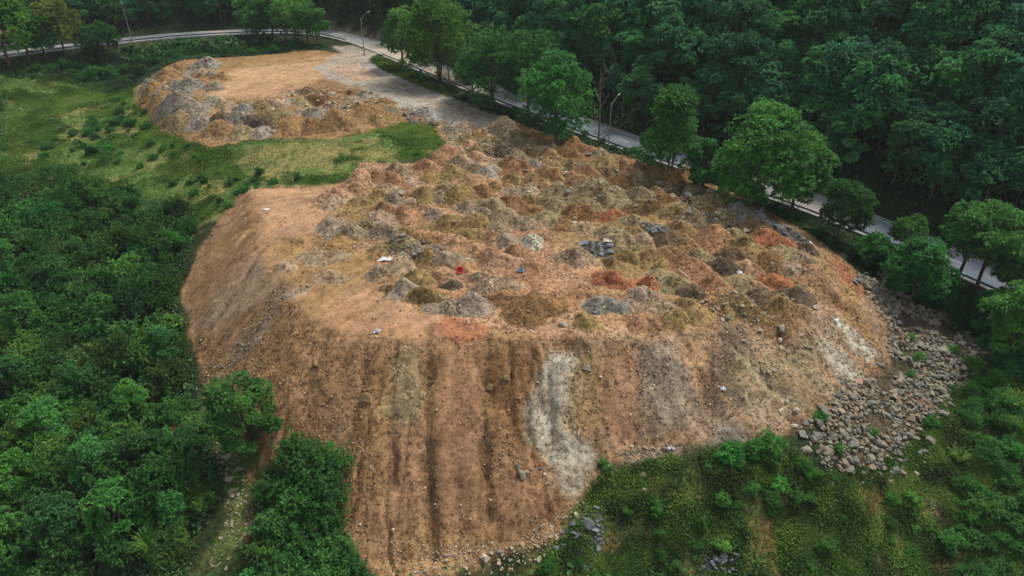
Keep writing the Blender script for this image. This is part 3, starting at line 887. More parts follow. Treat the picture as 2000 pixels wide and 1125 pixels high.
def pile_mesh(k, col, rings=17, segs=34):
    cx, cy, rx, ry, rot, h, seed, clod = PILE_SHAPES[k]
    r = np.linspace(0, 1.14, rings) ** 0.85
    R, T = np.meshgrid(r, np.linspace(0, 2 * math.pi, segs, endpoint=False), indexing='ij')
    wob = 1 + 0.18 * np.sin(T * 2 + seed) + 0.12 * np.sin(T * 3 + seed * 1.7) + 0.08 * np.sin(T * 5 + seed * 2.3)
    lx, ly = R * rx * wob * np.cos(T), R * ry * wob * np.sin(T)
    x = cx + lx * math.cos(rot) - ly * math.sin(rot)
    y = cy + lx * math.sin(rot) + ly * math.cos(rot)
    z, rr = pile_surface(k, x, y)
    zb = float(hz(cx, cy))
    V = np.stack([x - cx, y - cy, z - zb], -1)
    a = (np.arange(1, rings - 1)[:, None] * segs + np.arange(segs)[None, :]).ravel()
    b = (np.arange(1, rings - 1)[:, None] * segs + (np.arange(segs)[None, :] + 1) % segs).ravel()
    Q = np.stack([a, a + segs, b + segs, b], 1)
    kk = np.arange(segs)
    Tt = np.stack([np.zeros(segs, int), segs + kk, segs + (kk + 1) % segs], 1)
    me = np_mesh("soil_pile", V.reshape(-1, 3), Q, Tt, smooth_shade=True)
    g = ground_color(x, y)
    e = smooth(0.88, 1.06, rr + 0.22 * fbm(x / 1.1, y / 1.1, 3, int(seed * 3) % 83))[..., None]
    mott = (1 + 0.30 * fbm(x / 1.2, y / 1.2, 3, int(seed * 9) % 79))[..., None]
    vert_color(me, "Col", np.clip((np.asarray(col) * mott * (1 - e) + g * e).reshape(-1, 3), .004, .8))
    return me, zb


def tops(x, y):
    """ground or heap surface, and the heap index (-1 = ground)"""
    x = np.asarray(x, float); y = np.asarray(y, float)
    z = hz(x, y); idx = np.full(x.shape, -1)
    for k, P in enumerate(PILE_SHAPES):
        m = np.hypot(x - P[0], y - P[1]) < max(P[2], P[3]) * 1.35
        if m.any():
            zz, rr = pile_surface(k, x[m], y[m])
            up = (zz > z[m]) & (rr < 1.1)
            w = np.where(m)[0][up]
            z[w] = zz[up]; idx[w] = k
    return z, idx


def top_of(x, y):
    return float(tops(np.array([x]), np.array([y]))[0][0])


ground_color = lambda x, y: C[np.clip(np.searchsorted(xl, x), 0, nx - 1), np.clip(np.searchsorted(yl, y), 0, ny - 1)]
CNAME = dict(tan='tan', pink='pinkish tan', redd='reddish', ochre='ochre', olive='olive brown', olivegrey='olive grey', mauve='mauve grey gravelly',
             rust='rust orange', brown='brown', dark='dark brown', charcoal='near black', bluegrey='blue grey', pale='pale grey', grey='grey rubble',
             greypink='pinkish grey', darkbrown='dark brown')
PILES = [  # bearing of the heap, width in metres, colour, height factor
    (790, 572, 3.3, 'mauve'), (835, 582, 4.2, 'olive'), (768, 566, 3.2, 'olive'), (922, 598, 4.6, 'mauve'), (882, 560, 2.3, 'charcoal'), (942, 545, 4.0, 'greypink'),
    (866, 540, 3.8, 'pink'), (820, 543, 3.4, 'olive'), (738, 535, 3.0, 'mauve'), (782, 520, 3.4, 'greypink'), (905, 524, 3.0, 'redd'), (905, 486, 4.8, 'pink'),
    (958, 505, 4.0, 'redd'), (988, 475, 4.0, 'mauve'), (955, 570, 4.0, 'greypink'), (990, 585, 4.0, 'redd'), (960, 470, 3.6, 'pink'), (660, 480, 4.2, 'ochre'), (700, 482, 2.6, 'pink'),
    (632, 502, 4.6, 'greypink'), (648, 545, 3.6, 'greypink'), (560, 522, 3.6, 'greypink'), (742, 492, 3.5, 'olive'), (785, 485, 4.0, 'olivegrey'), (832, 474, 3.6, 'brown'),
    (792, 455, 3.8, 'olive'), (650, 445, 3.4, 'mauve'), (682, 424, 3.6, 'ochre'), (722, 445, 4.2, 'olivegrey'), (752, 412, 4.0, 'redd'), (792, 424, 4.0, 'redd'),
    (848, 424, 3.8, 'mauve'), (700, 398, 3.8, 'olive'), (740, 385, 4.0, 'olive'), (770, 392, 2.6, 'mauve'), (830, 390, 4.4, 'olive'), (870, 370, 4.6, 'olivegrey'), (900, 390, 4.6, 'olive'), (940, 380, 5, 'brown'),
    (840, 350, 4.4, 'olive'), (800, 355, 3.6, 'greypink'), (880, 345, 3.8, 'olive'), (835, 330, 3.4, 'redd'), (780, 335, 3.4, 'greypink'), (730, 345, 4.2, 'pink'),
    (981, 302, 3.6, 'charcoal'), (1010, 336, 5.0, 'redd'), (1080, 345, 5.4, 'ochre'), (1120, 325, 5.0, 'olive'), (1032, 375, 4.6, 'greypink'), (1135, 368, 5.2, 'ochre'),
    (1180, 328, 5.2, 'olive'), (1210, 356, 5.0, 'brown'), (1245, 352, 5.4, 'olivegrey'), (1085, 408, 4.8, 'olivegrey'), (1165, 388, 6.0, 'olivegrey'), (1252, 388, 5.0, 'olivegrey'),
    (1130, 420, 4.2, 'brown'), (1100, 440, 3.8, 'brown'), (1190, 424, 3.8, 'rust'), (1265, 412, 5.0, 'darkbrown'), (1068, 432, 5.4, 'olivegrey'), (1000, 402, 4.8, 'brown'), (985, 425, 4.6, 'greypink'),
    (955, 340, 4.2, 'grey'), (1060, 300, 4.0, 'greypink'), (1030, 300, 4, 'olive'), (1075, 318, 4.2, 'olive'), (1120, 298, 5.4, 'brown'), (1150, 300, 4.4, 'redd'), (1230, 330, 5.6, 'redd'), (1045, 325, 3.6, 'grey'),
    (1395, 472, 5.4, 'redd'), (1500, 476, 5.6, 'rust'), (1440, 450, 5.0, 'dark'), (1462, 492, 4.6, 'olive'), (1440, 424, 4.6, 'bluegrey'), (1480, 432, 4.8, 'bluegrey'), (1530, 458, 4.8, 'bluegrey'), (1470, 440, 3.6, 'ochre'),
    (1578, 487, 3.4, 'charcoal'), (1332, 455, 4.0, 'ochre'), (1362, 502, 4.4, 'olivegrey'), (1342, 522, 4.6, 'redd'), (1410, 527, 3.6, 'charcoal'), (1462, 525, 4.2, 'pink'), (1505, 515, 4.8, 'brown'),
    (1572, 512, 4.6, 'greypink'), (1320, 420, 5, 'olive'), (1350, 400, 4.2, 'dark'), (1360, 375, 4.6, 'greypink'), (1310, 375, 4.6, 'dark'), (1380, 420, 4.4, 'olive'), (1300, 395, 5, 'brown'), (1400, 450, 4, 'brown'), (1280, 380, 4.4, 'ochre'),
    (1195, 462, 4.4, 'olivegrey'), (1160, 488, 3.6, 'bluegrey'), (1190, 547, 4.0, 'rust'), (1268, 555, 2.9, 'rust'), (1252, 578, 4.2, 'mauve'), (1230, 505, 4.2, 'olive'), (1270, 508, 3.6, 'olive'),
    (1310, 500, 3.8, 'ochre'), (1290, 545, 4.2, 'olivegrey'), (1318, 560, 3.6, 'olivegrey'), (1352, 574, 3.6, 'charcoal'), (1200, 520, 3.8, 'olive'), (1145, 632, 3.2, 'olive'), (1260, 632, 4.0, 'redd'),
    (1318, 628, 3.6, 'olive'), (1180, 598, 4.0, 'bluegrey'), (1520, 557, 4.4, 'rust'), (1485, 588, 4.2, 'charcoal'), (1560, 578, 3.6, 'charcoal'), (1440, 560, 4.0, 'olivegrey'), (1470, 560, 4, 'pink'), (1395, 560, 4.2, 'redd'),
    (1400, 590, 4.2, 'ochre'), (1440, 600, 4.0, 'olive'), (1520, 600, 4.0, 'ochre'), (1350, 610, 3.8, 'olive'), (1590, 545, 4.2, 'pink'), (1545, 530, 4.2, 'greypink'), (1430, 500, 4.6, 'dark'), (1240, 440, 4.8, 'olivegrey'),
    (1275, 455, 4.4, 'olivegrey'), (1150, 405, 3.4, 'olivegrey'), (930, 440, 4.0, 'olive'), (880, 440, 4.0, 'olive'), (1020, 440, 4, 'greypink'), (1040, 475, 3.2, 'pale'), (1010, 500, 3.8, 'redd'), (1030, 395, 3.6, 'olive'),
    (960, 410, 4.4, 'olivegrey'), (920, 410, 4.2, 'greypink'), (1000, 375, 3.4, 'greypink'), (970, 365, 3.8, 'ochre'), (920, 350, 4.2, 'ochre'), (900, 320, 4.2, 'greypink'), (930, 300, 4.2, 'olive'),
    (910, 275, 4.0, 'olive'), (960, 275, 4.2, 'greypink'), (1010, 280, 4.2, 'olivegrey'), (880, 255, 3.4, 'grey'), (1340, 345, 4, 'brown'), (1240, 455, 3, 'olive'),
    # upper pad
    (400, 132, 6.0, 'grey'), (365, 172, 8.0, 'bluegrey'), (420, 172, 6.5, 'grey'), (330, 150, 6.5, 'ochre'), (310, 195, 6.0, 'ochre'), (345, 205, 6.5, 'grey'), (370, 222, 6.0, 'bluegrey'), (350, 240, 6.0, 'olivegrey'),
    (430, 235, 5.0, 'charcoal'), (468, 236, 5.5, 'bluegrey'), (502, 244, 5.5, 'charcoal'), (428, 255, 5.0, 'ochre'), (472, 262, 5.5, 'olivegrey'), (395, 245, 5, 'grey'),
    (540, 205, 6.0, 'greypink'), (510, 212, 5.5, 'olive'), (590, 200, 5.5, 'olivegrey'), (545, 228, 6, 'olivegrey'), (590, 225, 6.0, 'greypink'), (630, 200, 6, 'brown'), (650, 215, 5.5, 'greypink'), (690, 200, 5.5, 'mauve'), (640, 185, 5.5, 'brown'),
    (720, 225, 8.0, 'ochre'), (660, 243, 7.5, 'ochre'), (570, 248, 6.5, 'ochre'), (610, 245, 6.5, 'brown'), (475, 205, 5.5, 'olive'), (440, 208, 5, 'greypink'), (690, 182, 5, 'brown'), (600, 180, 4.5, 'dark')]
P_XY = ground_at([(p[0], p[1]) for p in PILES])
_r = np.random.default_rng(88)
_padf = region([(290, 150), (420, 122), (440, 150), (400, 190), (470, 205), (600, 182), (690, 172), (775, 208), (765, 238), (600, 255), (480, 268), (330, 250), (275, 200)])
_cand = np.r_[spread(FIELD, 3.1, _r, .45), spread(_padf, 4.4, _r, .45)]
_mid = region([(1000, 455), (1140, 440), (1175, 560), (1120, 605), (960, 605), (980, 540)])
for q_ in _cand:                                             # the smaller heaps that fill the gaps
    if np.hypot(P_XY[:, 0] - q_[0], P_XY[:, 1] - q_[1]).min() < 2.55 or (poly_sdf(q_[:1], q_[1:2], _mid)[0] > 0 and _r.uniform() < .55) or max(poly_sdf(q_[:1], q_[1:2], BARE[0])[0], poly_sdf(q_[:1], q_[1:2], BARE[1])[0]) > 0:
        continue
    z_ = float(hz(q_[0], q_[1])); d_ = q_[1] * CP + (CAM_Z - z_) * SP
    u_ = 1000 + FPX * q_[0] / d_; v_ = 562.5 - FPX * (q_[1] * SP - (CAM_Z - z_) * CP) / d_
    pal = ['redd', 'pink', 'greypink', 'ochre', 'mauve', 'olive'] if u_ < 1000 else ['olive', 'olivegrey', 'ochre', 'brown', 'redd', 'dark', 'olivegrey', 'greypink']
    if v_ < 268 and u_ < 800: pal = ['grey', 'greypink', 'olivegrey', 'brown', 'grey', 'ochre', 'bluegrey', 'olive']
    PILES.append((round(u_), round(v_), _r.uniform(3.2, 5.0), pal[int(_r.integers(0, len(pal)))]))
    P_XY = np.r_[P_XY, q_[None]]
print("piles", len(PILES))
LAND = [((1700, 480), 'beside the road edge of the dump'), ((1250, 300), 'near the guard rail in the upper dump field'), ((700, 420), 'at the left end of the dump field'), ((900, 380), 'left of centre in the dump field'),
        ((1150, 400), 'in the upper middle of the dump field'), ((850, 550), 'near the bare front lip of the dump'), ((1000, 500), 'in the middle of the dump field'), ((1250, 560), 'right of the rust orange heap'),
        ((1450, 560), 'above the right hand tipping face'), ((1400, 430), 'in the right part of the dump field'), ((370, 190), 'on the left shoulder of the upper pad'), ((480, 250), 'on the front slope of the upper pad'),
        ((640, 220), 'on the rubble bank of the upper pad'), ((950, 290), 'below the end of the haul road'), ((600, 520), 'on the wheel rutted left shoulder')]
UNIQUE_PILE = {(1190, 547): 'large rust orange soil heap in the middle of the dump', (1268, 555): 'smaller rust orange heap beside the large one', (882, 560): 'small near black heap behind the front gravel cones',
               (922, 598): 'largest mauve gravel cone nearest the front lip', (790, 572): 'rounded mauve gravel heap beside the olive heap at the front', (835, 582): 'olive heap between two gravel cones at the front lip',
               (981, 302): 'near black heap below the end of the haul road', (1410, 527): 'round near black heap right of centre on the dump', (1040, 475): 'pale grey heap in the reddish middle of the dump',
               (502, 244): 'dark blue black stone heap on the front slope of the upper pad', (720, 225): 'big ochre heap at the right end of the upper pad', (1520, 557): 'long rust orange heap above the right hand face',
               (1500, 476): 'rust orange heap beside the blue grey stone ridge', (400, 132): 'grey rubble heap on the far edge of the upper pad', (1145, 632): 'dark olive heap standing alone on the front lip',
               (1260, 632): 'reddish heap at the front lip below the mauve cone', (1180, 598): 'blue grey ash heap at the front lip', (1160, 488): 'blue grey rubble heap mixed with scrap sheets', (955, 340): 'light grey stone heap below the near black one'}
AVG = CL['tan'] * 0.5 + CL['olive'] * 0.5
PILE_COL, pile_objs = [], {}
for n, (p, xy) in enumerate(zip(PILES, P_XY)):
    u, v, wd, key = p
    on_pad = v < 268 and u < 800
    r = wd / 2 * (random.choice((1.05, 1.2, 1.35, 1.45, 1.65)) * random.uniform(.95, 1.05))
    if (u, v) in UNIQUE_PILE: r = wd / 2 * 1.38
    h = r * random.uniform(0.48, 0.68)
    if key in ('mauve', 'rust', 'charcoal'): h *= 1.12
    if on_pad: h *= 0.78
    if u < 720 and v > 470: h *= 0.6
    el = random.uniform(0.78, 1.0)
    PILE_SHAPES.append((xy[0], xy[1], r * 1.05, r * el * (1.0 if not on_pad else 0.85), random.uniform(-0.5, 0.5) - 0.4 * (u > 1050), h, n * 1.37 + 0.5, 0.22 if key in ('grey', 'bluegrey', 'olivegrey') else 0.15))
    c = CL[key] * (1 + random.uniform(-.12, .12)) * np.array([1 + random.uniform(-.04, .04), 1, 1 + random.uniform(-.06, .06)])
    c = c * 0.90 + AVG * 0.10 if (u, v) in UNIQUE_PILE else c * 0.76 + AVG * 0.24
    PILE_COL.append(c)
    me, zb = pile_mesh(n, c)
    o = link("soil_pile", me, M['pile'], loc=(xy[0], xy[1], zb))
    if (u, v) in UNIQUE_PILE:
        tag(o, UNIQUE_PILE[(u, v)], "soil heap", "heaps of earth tipped on the dump")
    else:
        where = min(LAND, key=lambda L: (L[0][0] - u) ** 2 + ((L[0][1] - v) * 1.6) ** 2)[1]
        pile_objs.setdefault((CNAME[key], where), []).append((u, o))
ORD = ["leftmost", "second from left", "third from left", "fourth from left", "fifth from left", "sixth from left", "seventh from left", "eighth from left", "ninth from left", "tenth from left", "eleventh from left", "twelfth from left"]
for (cn, where), L in pile_objs.items():
    L.sort(key=lambda t: t[0])
    for k, (u, o) in enumerate(L):
        if len(L) == 1: lab = f"{cn} heap {where}"
        else: lab = f"{'rightmost' if k == len(L) - 1 else ORD[min(k, 11)]} {cn} heap {where}"
        tag(o, lab, "soil heap", "heaps of earth tipped on the dump")

# ------------------------------------------------------------------ stones
def stone_protos(n, flat, seed):
    rng = np.random.default_rng(seed)
    out = []
    for k in range(n):
        import bmesh
        bm = bmesh.new()
        P = rng.normal(size=(11 if not flat else 9, 3))
        P /= np.linalg.norm(P, axis=1)[:, None]
        if flat:
            ang = np.sort(rng.uniform(0, 2 * math.pi, 5 + k % 2))
            rr = rng.uniform(0.75, 1.0, len(ang))
            P = np.array([(r * math.cos(a), r * math.sin(a) * 0.72, z) for z in (-0.16, 0.16) for a, r in zip(ang, rr)]) + rng.normal(size=(2 * len(ang), 3)) * 0.03
        else:
            P *= np.array((1, 0.78, 0.62)) * rng.uniform(0.8, 1.1, (len(P), 1))
        for p in P: bm.verts.new(p)
        bmesh.ops.convex_hull(bm, input=bm.verts)
        bmesh.ops.bevel(bm, geom=[e for e in bm.edges], offset=0.05 if flat else 0.07, segments=1, affect='EDGES', clamp_overlap=True)
        bmesh.ops.triangulate(bm, faces=bm.faces)
        m = bpy.data.meshes.new("stone")
        bm.to_mesh(m); bm.free()
        m.materials.append(M['rock'])
        out.append(m)
    return out


ROUND, FLAT = stone_protos(7, False, 3), stone_protos(7, True, 4)


def mesh_arrays(m):
    v = np.zeros(len(m.vertices) * 3); m.vertices.foreach_get("co", v)
    f = np.zeros(len(m.polygons) * 3, np.int32); m.polygons.foreach_get("vertices", f)
    return v.reshape(-1, 3), f.reshape(-1, 3)


def simple_stone(rng):
    t = np.array([(1, 0, 0), (-1, 0, 0), (0, .8, 0), (0, -.8, 0), (0, 0, .65), (0, 0, -.65)]) * rng.uniform(.75, 1.2, (6, 1))
    f = np.array([(0, 2, 4), (2, 1, 4), (1, 3, 4), (3, 0, 4), (2, 0, 5), (1, 2, 5), (3, 1, 5), (0, 3, 5)])
    return t, f


def stone_mass(name, pos, size, col, seed, protos=None):
    """many small stones joined into one mesh, a colour per stone"""
    rng = np.random.default_rng(seed)
    VV, FF, CC, base = [], [], [], 0
    ps = protos or [simple_stone(rng) for _ in range(12)]
    kinds = rng.integers(0, len(ps), len(pos))
    for k, (v, f) in enumerate(ps):
        s = np.where(kinds == k)[0]
        if not len(s): continue
        a = rng.uniform(0, 2 * math.pi, len(s)); t = rng.uniform(-.5, .5, len(s))
        ca, sa, ct, stt = np.cos(a), np.sin(a), np.cos(t), np.sin(t)
        x, y, z = v[:, 0][None], v[:, 1][None], v[:, 2][None]
        x2 = x * ct[:, None] - z * stt[:, None]; z2 = x * stt[:, None] + z * ct[:, None]
        W = np.stack([x2 * ca[:, None] - y * sa[:, None], x2 * sa[:, None] + y * ca[:, None], z2], -1) * size[s][:, None, None] + pos[s][:, None, :]
        VV.append(W.reshape(-1, 3))
        FF.append((f[None] + (np.arange(len(s)) * len(v))[:, None, None] + base).reshape(-1, 3))
        CC.append(np.repeat(col[s], len(v), 0))
        base += len(s) * len(v)
    me = np_mesh(name, np.concatenate(VV), None, np.concatenate(FF))
    vert_color(me, "Col", np.concatenate(CC))
    return me


def gravel_material():
    m, nt, b = new_mat("loose_gravel", 0.9, 0.15)
    nt.links.new(N(nt, "ShaderNodeAttribute", attribute_name="Col").outputs["Color"], b.inputs["Base Color"])
    return m


M['gravel'] = gravel_material()


rng = np.random.default_rng(5)
# loose chips and clods all over the dump
bare_at = lambda x, y: bare[np.clip(np.searchsorted(xl, x), 0, nx - 1), np.clip(np.searchsorted(yl, y), 0, ny - 1)]
q = scatter(DUMP, 44000, rng, lambda x, y: (0.15 + 0.85 * smooth(-.1, .4, fbm(x / 2.5, y / 2.5, 3, 61))) * (1 - .88 * bare_at(x, y)) * np.where(ground_color(x, y)[:, 2] > .24, .2, 1))
qp = scatter(PAD, 7000, rng, lambda x, y: 0.12 + 0.88 * (sample(slope1, x, y) > .12))
q = np.r_[q, qp]
sz = np.clip(rng.lognormal(-2.5, 0.5, len(q)), 0.04, 0.27)
zt, ki = tops(q[:, 0], q[:, 1])
pc = ground_color(q[:, 0], q[:, 1])
pc = np.where((ki >= 0)[:, None], np.array(PILE_COL)[np.maximum(ki, 0)], pc) * rng.uniform(0.5, 1.2, (len(q), 1))
w = (rng.uniform(0, 1, (len(q), 1)) < 0.15)
pc = np.where(w, pc * 0.35 + srgb(222, 204, 176) * 0.55 * rng.uniform(.5, 1.2, (len(q), 1)), pc)
me = stone_mass("gravel", np.c_[q, zt + sz * 0.2], sz, pc, 6)
tag(link("gravel", me, M['gravel']), "loose stone chips and clods strewn over the dump", "gravel", kind="stuff")

# boulders of the stone slope on the right
BOULDER_UV = [(1680, 548), (1715, 532), (1790, 600), (1850, 610), (1860, 640), (1912, 665), (1922, 690), (1885, 740), (1890, 770), (1840, 800), (1800, 830), (1785, 890), (1755, 915),
              (1700, 915), (1665, 905), (1580, 870), (1590, 840), (1625, 800), (1690, 760), (1752, 700), (1740, 640)]
BP = region(BOULDER_UV)
bq = spread(BP, 0.48, rng, 0.5, 3.0)
bd = poly_sdf(bq[:, 0], bq[:, 1], BP) + 1.2 * fbm(bq[:, 0] / 3, bq[:, 1] / 3, 3, 83)
bq = bq[rng.uniform(0, 1, len(bq)) < smooth(-2.6, 0.3, bd) ** 2]
bs = np.clip(rng.lognormal(-1.12, 0.44, len(bq)), 0.15, 0.9)
hole = fbm(bq[:, 0] / 3.5, bq[:, 1] / 3.5, 2, 81) > 0.46
bq, bs = bq[~hole], bs[~hole]
order = np.argsort(-bs)
STONE_COL = [srgb(142, 136, 120, .78), srgb(128, 125, 114, .78), srgb(148, 137, 114, .78), srgb(118, 118, 111, .78), srgb(138, 124, 102, .78)]
for n, i in enumerate(order[:290]):
    s = bs[i]
    o = link("boulder", ROUND[n % 7], None, loc=(bq[i, 0], bq[i, 1], float(hz(bq[i, 0], bq[i, 1])) + s * 0.22), rot=(rng.uniform(-.4, .4), rng.uniform(-.4, .4), rng.uniform(0, 6.28)),
             scale=(s * rng.uniform(.85, 1.2), s * rng.uniform(.85, 1.1), s * rng.uniform(.8, 1.15)), color=STONE_COL[int(rng.integers(0, 5))] * rng.uniform(.8, 1.2))
    zq = float(hz(bq[i, 0], bq[i, 1])); vq = 562.5 - FPX * (bq[i, 1] * SP - (CAM_Z - zq) * CP) / (bq[i, 1] * CP + (CAM_Z - zq) * SP)
    part = "top" if vq < 640 else "upper middle" if vq < 720 else "lower middle" if vq < 800 else "foot"
    lab = f"{'very large' if n < 25 else 'large' if n < 110 else 'medium'} grey boulder at the {part} of the stone slope"
    tag(o, lab, "boulder", lab.replace('boulder', 'boulders'))
i = order[290:]
cols = np.array(STONE_COL)[rng.integers(0, 5, len(i))] * rng.uniform(.75, 1.2, (len(i), 1))
me = stone_mass("small_boulders", np.c_[bq[i], hz(bq[i, 0], bq[i, 1]) + bs[i] * 0.3], bs[i], cols, 8, [mesh_arrays(m) for m in ROUND])
tag(link("small_boulders", me, M['gravel']), "smaller stones filling the stone slope right of the dump", "stones", kind="stuff")

# slabs and blocks that can be told apart: bearing, size, tint, tilt, label
SC = dict(conc=srgb(158, 150, 130, .8), pale=srgb(182, 170, 144, .8), grey=srgb(134, 131, 120, .8), blue=srgb(118, 124, 128, .8), ochre=srgb(158, 130, 90, .8), pink=srgb(186, 142, 124, .9), white=srgb(215, 212, 202, .9))
SLABS = [(1288, 360, 1.5, 'conc', .3, 'large pale concrete slab on the road edge of the dump'), (1095, 382, 1.1, 'conc', .8, 'pale concrete block beside a brown heap in the upper dump field'), (1107, 389, 1.0, 'grey', .7, 'grey slab tilted beside the pale concrete block'),
         (1032, 384, .8, 'pale', .3, 'pale slab left of a flat brown stone below the grey pink heap'), (1052, 389, .8, 'ochre', .1, 'flat ochre stone below the grey pink heap'), (1132, 330, 1.1, 'blue', .3, 'blue grey slab among the upper heaps'),
         (1106, 340, 1.1, 'pale', .0, 'long pale stone lying in the upper dump field'), (1344, 384, 1.3, 'white', .2, 'flat whitish slab near the tree side of the dump'), (1382, 402, 1.4, 'grey', .3, 'big rounded grey block below the large roadside tree'),
         (1342, 432, 1.3, 'grey', 1.3, 'grey slab standing on edge right of centre'), (1380, 430, 1.0, 'grey', 1.2, 'pointed grey slab standing upright beside the paired blocks'), (1398, 436, 1.0, 'conc', .9, 'left of two pale blocks behind the red heap'), (1412, 440, 1.0, 'conc', .6, 'right of two pale blocks behind the red heap'),
         (1396, 448, .8, 'grey', .3, 'small grey slab below the two pale blocks'), (1456, 458, 1.0, 'pale', .5, 'pale slab on the dark heap'), (1584, 478, 1.0, 'white', .4, 'whitish slab on the road shoulder of the dump'), (782, 383, 1.5, 'conc', .1, 'long concrete block on the left field edge below the grass'),
         (1122, 432, .9, 'ochre', .5, 'ochre block on the brown heap'), (1120, 441, .8, 'pale', .6, 'pale block on the lower brown heap'), (805, 492, 1.1, 'conc', 1.2, 'pale slab standing upright in the rubble behind the white sheet'), (766, 478, 1.1, 'grey', 1.3, 'narrow grey slab standing upright behind the white sheet'),
         (788, 500, .9, 'conc', .8, 'pale block right of the white sheet'), (822, 512, .9, 'pale', .9, 'narrow pale slab below the rubble'), (868, 500, 1.2, 'grey', .5, 'grey slab leaning at the right end of the rubble'), (924, 434, 1.1, 'pale', 1.1, 'pale slab tilted up left of centre'), (888, 446, .9, 'ochre', .4, 'ochre block left of the tilted pale slab'),
         (904, 438, .9, 'blue', .2, 'blue grey flagstone beside the ochre block'), (1098, 636, 1.1, 'conc', .2, 'long concrete block lying on the bare front lip'), (1147, 716, 1.0, 'conc', .15, 'flat pale slab in the dark streak of the face'), (958, 748, 1.0, 'ochre', .3, 'ochre slab half way down the brown gully'),
         (988, 742, .9, 'ochre', .2, 'narrow ochre stone right of the gully slab'), (1016, 928, 1.2, 'conc', .35, 'large square slab low on the tipping face'), (1012, 910, .7, 'grey', .5, 'grey slab above the large square one'), (1055, 907, .8, 'grey', .2, 'grey flat slab at the edge of the pale streak'), (1028, 919, .5, 'pale', .7, 'pale narrow stone against the square slab'),
         (717, 786, 1.5, 'ochre', .3, 'big broken clod of ochre earth on the face'), (618, 714, 1.0, 'ochre', .7, 'upright ochre block on the left of the face'), (1546, 538, .7, 'grey', .5, 'square grey block behind the long rust heap'), (1567, 545, .7, 'conc', .9, 'narrow block right of the square grey one'), (1592, 608, .9, 'pale', .4, 'pale rounded boulder on the right shoulder'),
         (1632, 634, .7, 'white', .4, 'small whitish stone above the pale streak'), (1436, 586, .7, 'pale', .4, 'pale block in the cluster above the dark streak'), (1428, 594, .7, 'pale', .6, 'lower pale block above the dark streak'), (1447, 612, .7, 'pale', .3, 'pale stone at the top of the dark streak'), (1526, 676, .7, 'pale', .3, 'pale round stone low on the right face'),
         (1524, 662, .7, 'pale', .5, 'pale long stone above the round one'), (1678, 748, .95, 'pink', .0, 'squared pink block at the edge of the stone slope'), (1527, 798, .9, 'pale', .3, 'upper pale stone of the cluster above the bushes'), (1556, 802, .9, 'pale', .3, 'right pale stone of the cluster above the bushes'), (1551, 831, .9, 'pale', .8, 'lowest pale stone of the cluster beside the bushes'),
         (1522, 822, .7, 'conc', .3, 'middle pale stone of the cluster above the bushes'), (1538, 780, .6, 'conc', .3, 'topmost small stone of the cluster above the bushes'), (1187, 918, .8, 'pale', .8, 'pale pointed stone at the toe beside a small bush'), (1252, 929, .8, 'pale', .2, 'pale flat block in the grass below the toe'), (1231, 942, .6, 'ochre', .3, 'ochre block in the grass below the toe'),
         (945, 1095, 1.0, 'pale', .3, 'largest pale stone at the foot of the face'), (975, 1080, .7, 'grey', .3, 'grey stone behind the largest pale one'), (997, 1113, .7, 'ochre', .5, 'ochre stone near the bottom edge'), (1258, 958, .5, 'pale', .2, 'small pale stone alone in the grass'), (521, 410, 1.0, 'white', .0, 'flat white slab on the bare left pad'),
         (1150, 305, 1.1, 'grey', .2, 'grey flat stone on the verge beside the bare tree'), (1165, 293, 1.0, 'pale', .1, 'pale long stone on the verge by the bare tree')]
SX = ground_at([(s[0], s[1]) for s in SLABS])


def lie(xy, tilt, turn):
    nrm = Vector((-float(sample(gxz, xy[0], xy[1])), -float(sample(gyz, xy[0], xy[1])), 1)).normalized()
    return (nrm.to_track_quat('Z', 'Y').to_matrix() @ Matrix.Rotation(turn, 3, 'Z') @ Matrix.Rotation(tilt, 3, 'X')).to_euler()


for n, (s, xy) in enumerate(zip(SLABS, SX)):
    u, v, sz_, key, tilt, lab = s
    z = top_of(xy[0], xy[1])
    blocky = 'block' in lab or 'stone' in lab or 'boulder' in lab
    me_ = (ROUND if blocky else FLAT)[n % 7]
    o = link("broken_flagstone" if not blocky else "stone_block", me_, None, loc=(xy[0], xy[1], z + 0.06 * sz_ + 0.3 * sz_ * math.sin(tilt)),
             rot=lie(xy, tilt * .7, random.uniform(-.7, .7)), scale=(sz_ * .68,) * 3, color=SC[key] * random.uniform(.9, 1.1))
    tag(o, lab, "stone slab" if not blocky else "stone block")

